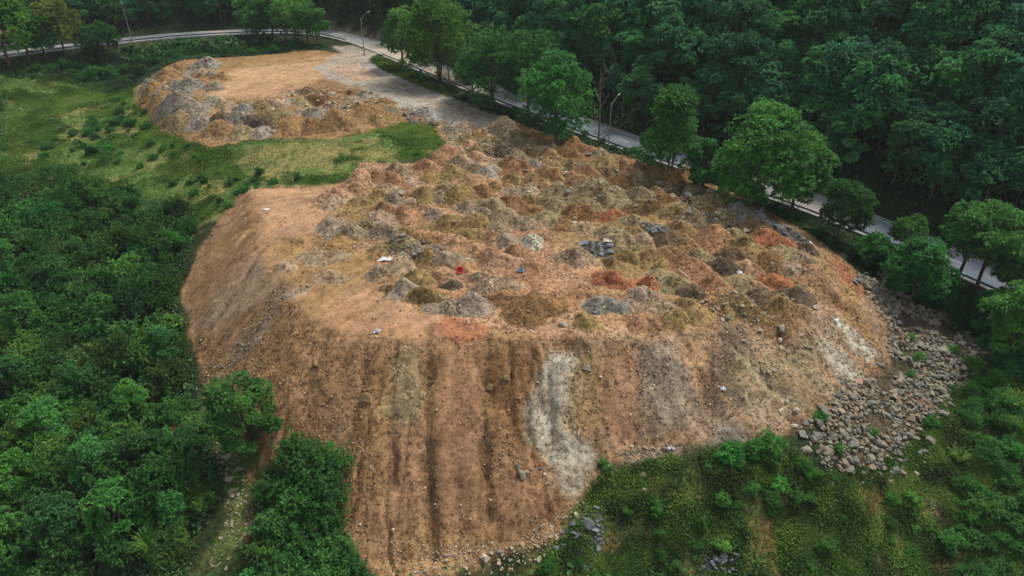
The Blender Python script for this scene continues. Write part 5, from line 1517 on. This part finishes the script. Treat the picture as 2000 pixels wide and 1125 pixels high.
# bushes at the foot of the face, lower left
tree_by_survey(488, 880, 742, 136, 884, 141, "round feathery light green tree at the lower left foot of the dump", 'umbrella', (1.15, 1.2, 1.15), name="small_tree", lobes=40, tufts=62, L=.34, tint=.10, mat='shrub')
rng = np.random.default_rng(43)
FOOT = [(590, 905, 1.0), (628, 930, 1.0), (560, 950, 1.0), (600, 980, 1.15), (650, 985, 1.0), (540, 1010, 1.0), (580, 1045, 1.1), (630, 1050, 1.1), (668, 1060, .9), (545, 1085, 1.0), (600, 1110, 1.1),
        (655, 1115, 1.0), (690, 1125, .9), (520, 1135, .9), (560, 1150, 1.1), (630, 1165, 1.1), (680, 1175, 1.0), (575, 880, .7), (650, 900, .8), (520, 960, .6)]
FLAB = "shrub in the bush belt between the lower left footpath and the tipping face"
for (u, v, s), p in zip(FOOT, ground_at([(f[0], f[1] + 22) for f in FOOT])):
    g = rng.uniform(.75, 1.2)
    o = link("shrub", SH[int(rng.integers(0, 6))], None, loc=(p[0], p[1], float(hz(*p)) - .1), rot=(0, 0, rng.uniform(0, 6.28)), scale=(s * 1.12, s * 1.12, s * rng.uniform(1.0, 1.4)), color=(g * rng.uniform(.9, 1.15), g, g))
    lab = f"{'tall' if s > 1.05 else 'small' if s < .95 else 'medium'} {'bright' if g > 1 else 'dark'} shrub in the {'upper' if v < 980 else 'middle' if v < 1090 else 'lowest'} {'left' if u < 590 else 'right'} part of the lower left bush belt"
    tag(o, lab, "shrub", lab.replace(' shrub ', ' shrubs '))

# single shrubs that stand out
SINGLE = [(352, 850, .55, (3.2, .75, .5), "shrub with withered rust red leaves at the left foot of the dump"), (378, 835, .42, (3.0, .8, .5), "smaller withered rust red shrub nearest the left toe of the dump"),
          (1425, 895, .62, (1.15, 1.2, 1), "dark leafy shrub left of the pair below the right face"), (1502, 882, .72, (1.35, 1.3, 1), "bright green shrub right of the pair below the right face"), (1475, 885, .5, (1, 1.1, 1), "small shrub between the pair below the right face"),
          (1178, 912, .42, (.9, 1, 1), "small lone shrub at the toe beside the pale streak"), (1905, 1010, .75, (1.3, 1.3, 1), "bright round shrub on the lower right slope"), (1858, 1075, .85, (1.0, 1.05, 1), "large dark green shrub near the lower right corner"),
          (1890, 1050, .6, (1.2, 1.2, 1), "light green shrub above the dark one near the lower right corner"), (1860, 690, .4, (1.3, 1.3, .9), "green shrub on the right rim of the stone slope"), (1795, 700, .32, (1.4, 1.4, .9), "tuft like shrub in the middle of the stone slope"),
          (1780, 660, .28, (1.3, 1.4, .9), "upper small shrub in the stone slope"), (1775, 730, .25, (1.2, 1.3, .9), "lowest small shrub in the stone slope"), (1900, 720, .55, (1.35, 1.35, .9), "bright shrub at the right foot of the stone slope"),
          (1812, 825, .42, (1.1, 1.2, 1), "shrub at the lower right rim of the stone slope"), (1700, 850, .3, (1.3, 1.3, .9), "low shrub growing through the lower stones"), (1640, 880, .4, (1.2, 1.2, .9), "shrub at the left foot of the stone slope"), (1600, 820, .38, (1.1, 1.2, .9), "shrub between the stone cluster and the stone slope"),
          (855, 300, .38, (1.0, 1.25, .9), "dense green shrub on the right end of the grass terrace"), (815, 305, .34, (1.0, 1.25, .9), "dense green shrub left of the one at the end of the grass terrace"), (840, 308, .3, (.9, 1.15, .9), "low shrub between the two on the grass terrace end")]
for (u, v, s, c, lab), p in zip(SINGLE, ground_at([(f[0], f[1]) for f in SINGLE])):
    o = link("shrub", SH[int(rng.integers(0, 6))], None, loc=(p[0], p[1], float(hz(*p)) - .1), rot=(0, 0, rng.uniform(0, 6.28)), scale=(s, s, s * .8), color=c)
    tag(o, lab, "shrub")


def shrub_group(uv, spacing, s0, s1, label, group, seed, tone=(1, 1, 1), margin=0.0, dens=None, tall=(.7, 1.1)):
    rng = np.random.default_rng(seed)
    P = region(uv)
    q = spread(P, spacing, rng, .48, margin)
    if dens is not None:
        q = q[rng.uniform(0, 1, len(q)) < dens(q[:, 0], q[:, 1])]
    objs = []
    for n in range(len(q)):
        s = rng.uniform(s0, s1); g = rng.uniform(.7, 1.2)
        o = link("low_bush", SH[int(rng.integers(0, 6))], None, loc=(q[n, 0], q[n, 1], float(hz(q[n, 0], q[n, 1])) - .08), rot=(rng.uniform(-.15, .15), rng.uniform(-.15, .15), rng.uniform(0, 6.28)), scale=(s, s, s * rng.uniform(*tall)),
                 color=(tone[0] * g * rng.uniform(.9, 1.15), tone[1] * g, tone[2] * g * rng.uniform(.9, 1.1)))
        objs.append((q[n, 0], q[n, 1], s, g, o))
    if objs:
        xs = np.array([t[0] for t in objs]); ys = np.array([t[1] for t in objs])
        for x_, y_, s_, g_, o in objs:
            col_ = ("left", "middle", "right")[int(np.clip(3 * (x_ - xs.min()) / (np.ptp(xs) + .01), 0, 2))]
            row_ = ("near", "central", "far")[int(np.clip(3 * (y_ - ys.min()) / (np.ptp(ys) + .01), 0, 2))]
            lab = f"{'large' if s_ > s0 + .66 * (s1 - s0) else 'small' if s_ < s0 + .33 * (s1 - s0) else 'medium'} {'bright' if g_ > .95 else 'dark'} {label}, {row_} {col_}"
            tag(o, lab, "shrub", f"{group}, {row_} {col_} part")
    return len(q)


n1 = shrub_group([(1720, 545), (1640, 480), (1700, 500), (1800, 540), (1900, 590), (2050, 640), (2050, 760), (1950, 740), (1925, 680), (1860, 630), (1800, 590)], 2.6, .5, .95, "shrub in the thicket between guard rail and stone slope", "shrubs between guard rail and stone slope", 51, (.8, .88, .9))
n2 = shrub_group([(1895, 720), (2050, 760), (2050, 1160), (1880, 1160), (1850, 1050), (1900, 900), (1860, 800)], 3.0, .35, .8, "shrub on the overgrown slope along the lower right edge", "shrubs along the lower right edge", 52, (1.05, 1.08, .95))
n3 = shrub_group(GRASS_UV, 2.1, .12, .5, "low bush scattered in the weeds below the tipping face", "low bushes below the tipping face", 53, (1.25, 1.2, .95), dens=lambda x, y: .25 + .75 * smooth(-.1, .3, fbm(x / 7, y / 7, 2, 93)))
n4 = shrub_group([(60, 300), (170, 235), (230, 190), (280, 200), (310, 260), (330, 330), (220, 330), (130, 330)], 3.6, .28, .62, "low bush in the bushy band across the left meadow", "bushes across the left meadow", 54, (1.0, 1.08, 1.0), dens=lambda x, y: .3 + .7 * smooth(-.1, .25, fbm(x / 9, y / 9, 2, 94)))
n5 = shrub_group([(60, 140), (180, 128), (300, 130), (260, 160), (200, 165), (100, 150)], 3.2, .45, .8, "bush on the dark bank below the left road", "bushes below the left road", 55, (.8, .9, .95))
n6 = shrub_group([(330, 360), (400, 400), (440, 420), (480, 375), (600, 352), (560, 335), (470, 335), (400, 340)], 3.0, .22, .45, "low bush behind the left crest of the dump", "bushes behind the left dump crest", 56, (.95, 1.0, .9), dens=lambda x, y: .6 + 0 * x)
n7 = shrub_group([(240, 100), (300, 90), (400, 80), (500, 82), (600, 92), (580, 98), (500, 106), (400, 112), (310, 125), (270, 135)], 2.8, .35, .65, "bush among the banana plants behind the upper pad", "bushes among the banana plants", 57, (.85, .95, .9))
n8 = shrub_group([(880, 172), (900, 185), (1000, 228), (1100, 262), (1200, 292), (1300, 322), (1420, 362), (1530, 420), (1620, 470), (1640, 480), (1530, 405), (1400, 352), (1250, 305), (1100, 258), (900, 178)], 2.6, .22, .5, "low bush on the verge between dump and guard rail", "bushes on the dump side verge", 58, (.85, .95, .85), margin=.8)
n9 = shrub_group([(425, 330), (300, 300), (280, 260), (330, 270), (420, 300)], 3.0, .25, .45, "low bush below the front slope of the upper pad", "bushes below the upper pad", 59, (1.0, 1.1, .95), dens=lambda x, y: .55 + 0 * x)
print("shrubs", n1, n2, n3, n4, n5, n6, n7, n8, n9)


# ------------------------------------------------------------------ ground cover, one mass each
def cover(name, pos2, L, leaves, mat, label, cat, seed, tint_scale=6.0, spread_r=0.25, updir=0.5, tint0=.45, aspect=.4, amp=.5, height=0.1):
    rng = np.random.default_rng(seed)
    k = np.repeat(np.arange(len(pos2)), leaves)
    clump = fbm(pos2[:, 0] / 2.2, pos2[:, 1] / 2.2, 3, seed + 1)
    P = np.c_[pos2[k] + rng.normal(0, spread_r, (len(k), 2)), np.zeros(len(k))]
    P[:, 2] = hz(P[:, 0], P[:, 1]) + height * rng.uniform(0, 1, len(k)) * (1 + 1.2 * clump[k])
    d = rand_unit(rng, len(k)); d[:, 2] = np.abs(d[:, 2]) * .6 + updir * rng.uniform(.3, 1.2, len(k))
    ll = L * rng.uniform(.6, 1.3, len(k)) * np.clip(1 + .7 * clump[k], .4, 1.8)
    V, Q = leaf_quads(P, d, ll, ll * aspect, rng, .3)
    t = np.clip(tint0 + amp * fbm(pos2[:, 0] / tint_scale, pos2[:, 1] / tint_scale, 4, seed + 2)[k] + rng.normal(0, .09, len(k)), 0, 1)
    me = np_mesh(name, V, Q); face_attr(me, "tint", t)
    o = link(name, me, M[mat])
    tag(o, label, cat, kind="stuff")
    return o


rng = np.random.default_rng(61)
MP = region([(-60, 140)] + MEADOW_UV[1:-1] + [(-60, 350)])
TERR = region([(460, 285), (640, 275), (740, 262), (800, 290), (720, 320), (640, 345), (480, 345), (450, 310)])
q = scatter(MP, 44000, rng, lambda x, y: (.12 + .88 * smooth(-.25, .2, fbm(x / 6, y / 6, 3, 95))) * np.where(poly_sdf(x, y, TERR) > 0, .08 + .6 * smooth(0, .3, fbm(x / 4, y / 4, 3, 98)), 1))
cover("meadow_grass", q, .42, 4, 'grass', "short rough grass of the left meadow and the grass terrace", "grass", 62, 7.0, .3, .6, .45, .32, .95, .06)
GP = region(GRASS_UV[:-3] + [(2060, 780), (2060, 1180), (1000, 1180), (1080, 1072)])
q = scatter(GP, 75000, rng, lambda x, y: .12 + .88 * smooth(-.3, .1, fbm(x / 3.2, y / 3.2, 4, 96)))
cover("weeds", q, .24, 4, 'herb', "low green weeds covering the slope below the tipping face", "weeds", 63, 2.2, .25, .35, .42, .55, 1.1, .3)
# verge and forest floor
rd_ok = lambda x, y: (np.abs(road_near(x, y)[0]) > 5.2) * 1.0
VP = region([(745, 116), (800, 138), (900, 178), (1000, 220), (1100, 256), (1250, 303), (1400, 350), (1530, 402), (1640, 455), (1750, 500), (1900, 570), (2060, 650), (2060, 770), (1930, 720), (1860, 630), (1720, 550), (1640, 488), (1530, 428), (1400, 364), (1250, 314), (1100, 268), (1000, 236), (900, 196), (800, 156), (745, 128)])
VB = region([(728, 116), (738, 110), (800, 140), (870, 172), (880, 190), (820, 168), (752, 138), (732, 124)])
q = scatter(VB, 3200, rng, rd_ok)
cover("entrance_weeds", q, .42, 5, 'herb', "bright green weeds on the verge beside the haul road entrance", "weeds", 69, 3.0, .3, .5, .6, .45, .8, .25)
q = scatter(VP, 9000, rng, rd_ok)
cover("verge_weeds", q, .38, 5, 'under', "dark green weeds on the verge between dump and guard rail", "weeds", 64, 4.0, .3, .4, .5, .5, .8, .2)
BP2 = region([(-60, 120), (100, 120), (250, 100), (400, 78), (520, 80), (640, 94), (600, 99), (500, 108), (400, 114), (320, 130), (270, 150), (250, 178), (130, 160), (-60, 145)])
q = scatter(BP2, 9000, rng, rd_ok)
cover("bank_weeds", q, .5, 5, 'under', "dark green weeds on the bank below the far bend", "weeds", 65, 5.0, .35, .4, .5, .5, .8, .2)
q = scatter(TP, 9000, rng)
cover("thicket_undergrowth", q, .5, 5, 'under', "low undergrowth filling the left thicket", "undergrowth", 66, 5.0, .4, .4, .4, .5, .7, .4)
PP = region([(420, 770), (480, 850), (560, 890), (700, 1090), (720, 1150), (380, 1180), (410, 1080), (450, 1000), (430, 900), (400, 800)])
q = scatter(PP, 5000, rng, lambda x, y: .1 + .9 * smooth(-.1, .3, fbm(x / 2.5, y / 2.5, 3, 97)))
cover("path_weeds", q, .22, 4, 'herb', "sparse weeds along the lower left footpath", "weeds", 67, 3.0, .25, .35, .42, .5, .8, .08)
# forest floor
fq = rng.uniform((-190, 40), (175, 330), (90000, 2))
rd, _ = road_near(fq[:, 0], fq[:, 1])
dpt = fq[:, 1] * CP + (CAM_Z - hz(fq[:, 0], fq[:, 1])) * SP
uu = 1000 + FPX * fq[:, 0] / dpt
lay_ = (fq[:, 0] > -62) & (fq[:, 0] < -18) & (rd < 11) & (fq[:, 1] > 165)
fq = fq[(rd > 5.6) & (rd < 52) & (uu > -100) & (uu < 2100) & (dpt > 30) & ~lay_][:26000]
cover("forest_undergrowth", fq, .7, 5, 'under', "undergrowth on the forest floor above the road", "undergrowth", 68, 6.0, .6, .4, .35, .5, .7, .9)

# undergrowth that goes on outside the picture, left and below
oq = rng.uniform((-150, 20), (85, 175), (70000, 2))
zo = hz(oq[:, 0], oq[:, 1]); do = oq[:, 1] * CP + (CAM_Z - zo) * SP
uo, vo = 1000 + FPX * oq[:, 0] / do, 562.5 - FPX * (oq[:, 1] * SP - (CAM_Z - zo) * CP) / do
ro, _ = road_near(oq[:, 0], oq[:, 1])
oq = oq[((uo < 10) | (vo > 1135) | (uo > 2000)) & (ro < -6) & (poly_sdf(oq[:, 0], oq[:, 1], DUMP) < -1) & (poly_sdf(oq[:, 0], oq[:, 1], TP) < 0)][:17000]
cover("valley_undergrowth", oq, .7, 5, 'shrub', "dense low undergrowth covering the rest of the valley floor", "undergrowth", 70, 6.0, .6, .4, .42, .5, .9, 1.3)

# ------------------------------------------------------------------ banana plants
def banana_leaf(seed, L=2.4, W=.55):
    rng = np.random.default_rng(seed)
    n = 9
    V, Q = [], []
    for i in range(n):
        t = i / (n - 1)
        x = L * (t - .18 * t * t); z = L * (.75 * t - .95 * t * t)
        w = W * math.sin(math.pi * min(1, .06 + .94 * t) ** .8) * .5 * (1 + .12 * rng.normal()) + .02
        V += [(x, -w, z - .25 * w), (x, 0, z), (x, w, z - .25 * w)]
    for i in range(n - 1):
        for k in range(2):
            a = i * 3 + k
            Q.append((a, a + 1, a + 4, a + 3))
    me = np_mesh("leaf", np.array(V), np.array(Q))
    face_attr(me, "tint", np.clip(.5 + rng.normal(0, .14, len(Q)), 0, 1)); me.materials.append(M['banana'])
    return me


BL = [banana_leaf(400 + k) for k in range(4)]
V, Q = tube([(0, 0, -.3), (0.02, 0, .8), (.05, .03, 1.7), (.06, .05, 2.3)], [.17, .14, .11, .06], 7)
stem_me = np_mesh("stem", V, Q, smooth_shade=True); stem_me.materials.append(plain_material("banana_stem", (.10, .13, .05), .7, 4, .3))
BAN = [(232, 112), (247, 128), (283, 128), (300, 104), (330, 98), (352, 100), (392, 104), (408, 99), (424, 107), (440, 101), (456, 95), (470, 103), (456, 110), (376, 104), (520, 92), (312, 114), (262, 112)]
BWHERE = ["above the dark bank", "with drooping leaves left of the upper pad", "closest to the left shoulder of the upper pad", "behind the left shoulder of the upper pad", "first of the row behind the pad", "second of the row behind the pad", "left of the big banana clump behind the pad",
          "at the left end of the big clump behind the pad", "in front of the big clump behind the pad", "in the middle of the big clump behind the pad", "at the back of the big clump behind the pad", "at the right end of the big clump behind the pad", "lowest of the big clump behind the pad",
          "between the row and the big clump behind the pad", "alone under the tree group above the pad", "low beside the left shoulder of the upper pad", "between the dark bank and the pad"]
rng = np.random.default_rng(71)
for (u, v), p, wh in zip(BAN, ground_at(BAN), BWHERE):
    s = rng.uniform(.95, 1.45)
    root = link("banana_plant", None, loc=(p[0], p[1], float(hz(*p))), rot=(0, 0, rng.uniform(0, 6.28)), scale=(s,) * 3)
    tag(root, f"banana plant {wh}", "banana plant", "banana plants behind the upper pad")
    link("stem", stem_me, None, parent=root)
    for k in range(8):
        link("leaf", BL[k % 4], None, parent=root, loc=(.05, .04, 2.15 - .05 * k), rot=(rng.uniform(-.2, .2), rng.uniform(-.65, .35), k * 2.4 + rng.uniform(-.4, .4)), scale=(rng.uniform(.75, 1.1),) * 3, color=(1, 1, 1))

# ------------------------------------------------------------------ street lamps
def street_lamp(u, v, H, label):
    p = ground_at([(u, v)])[0]
    i = int(((ROAD[:, :2] - p) ** 2).sum(1).argmin())
    a = math.atan2(RN[i][1], RN[i][0])
    root = link("street_lamp", None, loc=(p[0], p[1], float(hz(*p))), rot=(0, 0, a))
    tag(root, label, "street lamp")
    V, Q = tube([(0, 0, -.4), (0, 0, H * .5), (0, 0, H)], [.13, .105, .08], 10)
    link("pole", np_mesh("pole", V, Q, smooth_shade=True), M['metal'], parent=root)
    V, Q = tube([(0, 0, H - 1.2), (.35, 0, H - .5), (1.1, 0, H + .35), (2.0, 0, H + .95)], [.06, .055, .05, .04], 8)
    link("arm", np_mesh("arm", V, Q, smooth_shade=True), M['metal'], parent=root)
    V, Q = tube([(0, 0, H - .1), (.45, 0, H - .2)], [.03, .03], 6)
    link("brace", np_mesh("brace", V, Q), M['metal'], parent=root)
    V, Q = tube([(1.9, 0, H + .92), (2.15, 0, H + 1.03), (2.6, 0, H + 1.12), (2.75, 0, H + 1.13)], [.06, .15, .14, .04], 8)
    link("lamp_head", np_mesh("lamp_head", V * np.array((1, 1.1, 1)), Q, smooth_shade=True), M['metal'], parent=root)
    V, Q = tube([(0, 0, -.3), (0, 0, .45)], [.26, .24], 4)
    link("base", np_mesh("base", V, Q), M['kerb'], parent=root)


street_lamp(1188, 291, 9.2, "tall grey street lamp beside the bare tree")
street_lamp(712, 109, 9.6, "tall grey street lamp at the haul road entrance")
street_lamp(258, 82, 10.0, "street lamp on the far left bend among the trees")

# ------------------------------------------------------------------ scrap and litter
def crumple(seed, sx, sy, sz, n=9):
    rng = np.random.default_rng(seed)
    g = np.linspace(-1, 1, n)
    X, Y = np.meshgrid(g, g, indexing='ij')
    Z = sz * (np.abs(fbm(X * 1.7 + seed, Y * 1.7, 3, seed)) * 1.6 - .1) * (1.1 - .5 * (X ** 2 + Y ** 2))
    e = 1 + .18 * rng.normal(size=X.shape)
    a = (np.arange(n - 1)[:, None] * n + np.arange(n - 1)[None]).ravel()
    return np_mesh("sheet", np.stack([X * sx * e, Y * sy * e, Z], -1).reshape(-1, 3), np.stack([a, a + n, a + n + 1, a + 1], 1))


def litter(name, u, v, me, col, label, cat, rot=(0, 0, 0), lift=.12):
    p = ground_at([(u, v)])[0]
    o = link(name, me, M['plastic'], loc=(p[0], p[1], top_of(*p) + lift), rot=rot, color=col)
    tag(o, label, cat)


th = np.linspace(0, 2 * math.pi, 20, endpoint=False)
prof = [(.0, .02), (.34, .02), (.42, .32), (.50, .34), (.50, .37), (.40, .35), (.32, .06), (0, .05)]
V = np.array([(r * math.cos(t), r * math.sin(t), z) for r, z in prof for t in th])
Q = np.array([(i * 20 + k, i * 20 + (k + 1) % 20, (i + 1) * 20 + (k + 1) % 20, (i + 1) * 20 + k) for i in range(len(prof) - 1) for k in range(20)])
litter("plastic_tub", 897, 531, np_mesh("plastic_tub", V * 1.0, Q, smooth_shade=True), srgb(190, 50, 60), "red plastic tub lying tilted among the heaps", "tub", (1.0, .35, .2), .3)
litter("plastic_sheet", 755, 508, crumple(3, .95, .42, .5), srgb(228, 228, 226), "crumpled white plastic sheet beside the rubble", "plastic sheet")
litter("plastic_bag", 1017, 532, crumple(4, .38, .34, .6), srgb(110, 155, 185), "small light blue plastic bag in the reddish middle", "plastic bag")
litter("plastic_bag", 1442, 549, crumple(5, .36, .34, .7), srgb(235, 236, 238), "white plastic bag beside the round near black heap", "plastic bag")
litter("plastic_bag", 737, 650, crumple(6, .34, .28, .6), srgb(222, 224, 226), "white bag lying on the bare front lip", "plastic bag")
litter("plastic_bag", 1310, 876, crumple(7, .34, .28, .6), srgb(232, 234, 236), "white bag at the toe of the mauve streak", "plastic bag")
litter("plastic_bag", 1411, 761, crumple(8, .28, .24, .6), srgb(235, 236, 236), "white bag half way down the right face", "plastic bag")
litter("plastic_bag", 1640, 594, crumple(9, .25, .2, .5), srgb(220, 150, 145), "small pink bag on the right shoulder", "plastic bag")
litter("plastic_sheet", 1142, 484, crumple(10, .5, .35, .5), srgb(140, 160, 190), "bluish plastic sheet in the mixed scrap heap", "plastic sheet")
litter("plastic_sheet", 1185, 487, crumple(11, .55, .4, .5), srgb(205, 200, 190), "pale scrap sheet on the right of the mixed scrap heap", "plastic sheet")
litter("plastic_sheet", 815, 508, crumple(12, .5, .35, .3), srgb(160, 172, 200), "pale blue plastic sheet in front of the rubble", "plastic sheet")
V, Q = tube([(-1.1, 0, 0), (0, .03, .05), (1.1, 0, 0)], [.06, .06, .05], 6)
litter("timber_pole", 1336, 543, np_mesh("timber_pole", V, Q), srgb(205, 198, 178), "pale timber pole lying on the olive grey heap", "pole", (0, .25, -.9), .5)
V, Q = tube([(-.7, 0, 0), (0, .03, .05), (.7, 0, 0)], [.05, .05, .05], 6)
litter("timber_pole", 740, 458, np_mesh("timber_pole", V, Q), srgb(190, 186, 175), "short pale pole on the left field heaps", "pole", (0, .1, .5), .4)

# ------------------------------------------------------------------ pale house behind the left trees
i = nearest_road(12, 106, 7.0)
hp = ROAD[i, :2] + RN[i] * 11
hzg = ROAD[i, 2] + .6
root = link("roadside_house", None, loc=(hp[0], hp[1], hzg), rot=(0, 0, math.atan2(RT[i][1], RT[i][0])))
tag(root, "pale plastered house half hidden behind trees at the left edge", "house")


def box(name, lo, hi, mat, parent):
    lo, hi = np.array(lo, float), np.array(hi, float)
    v = np.array([(x, y, z) for z in (lo[2], hi[2]) for x, y in ((lo[0], lo[1]), (hi[0], lo[1]), (hi[0], hi[1]), (lo[0], hi[1]))])
    f = np.array([(3, 2, 1, 0), (4, 5, 6, 7), (0, 1, 5, 4), (1, 2, 6, 5), (2, 3, 7, 6), (3, 0, 4, 7)])
    return link(name, np_mesh(name, v, f), M[mat], parent=parent)


box("wall", (-6, -3.5, -1), (6, 3.5, 3.4), 'plaster', root)
v = np.array([(-6.5, -4.2, 3.41), (6.5, -4.2, 3.41), (6.5, 4.2, 3.41), (-6.5, 4.2, 3.41), (-6.5, 0, 5.2), (6.5, 0, 5.2)])
link("roof", np_mesh("roof", v, np.array([(0, 1, 5, 4), (2, 3, 4, 5), (3, 2, 1, 0)]), np.array([(0, 4, 3), (1, 2, 5)])), M['rooftile'], parent=root)
for x in (-3.6, 0.2, 3.6):
    for sgn in (1, -1):
        w_ = box("window" if x else "door", (x - .6, sgn * 3.5 - .03, 1.0), (x + .6, sgn * 3.5 + .03, 2.3), 'glass', root)

# ------------------------------------------------------------------ thin humid air
hm = bpy.data.materials.new("haze")
hm.use_nodes = True
hn = hm.node_tree
hn.nodes.remove(hn.nodes["Principled BSDF"])
pv_ = hn.nodes.new("ShaderNodeVolumePrincipled")
pv_.inputs["Color"].default_value = (0.80, 0.88, 0.95, 1)
pv_.inputs["Density"].default_value = 0.00011
hn.links.new(pv_.outputs[0], hn.nodes["Material Output"].inputs["Volume"])
zlo, zhi = float(TZ.min()) - 1.0, max(float(TZ.max()) + 22.0, CAM_Z + 4.0)
hv = np.array([(x, y, z) for z in (zlo, zhi) for x, y in ((-275, -45), (275, -45), (275, 400), (-275, 400))], float)
hf = np.array([(3, 2, 1, 0), (4, 5, 6, 7), (0, 1, 5, 4), (1, 2, 6, 5), (2, 3, 7, 6), (3, 0, 4, 7)])
haze = link("haze", np_mesh("haze", hv, hf), hm)
tag(haze, "thin pale haze in the valley air", "haze", kind="stuff")
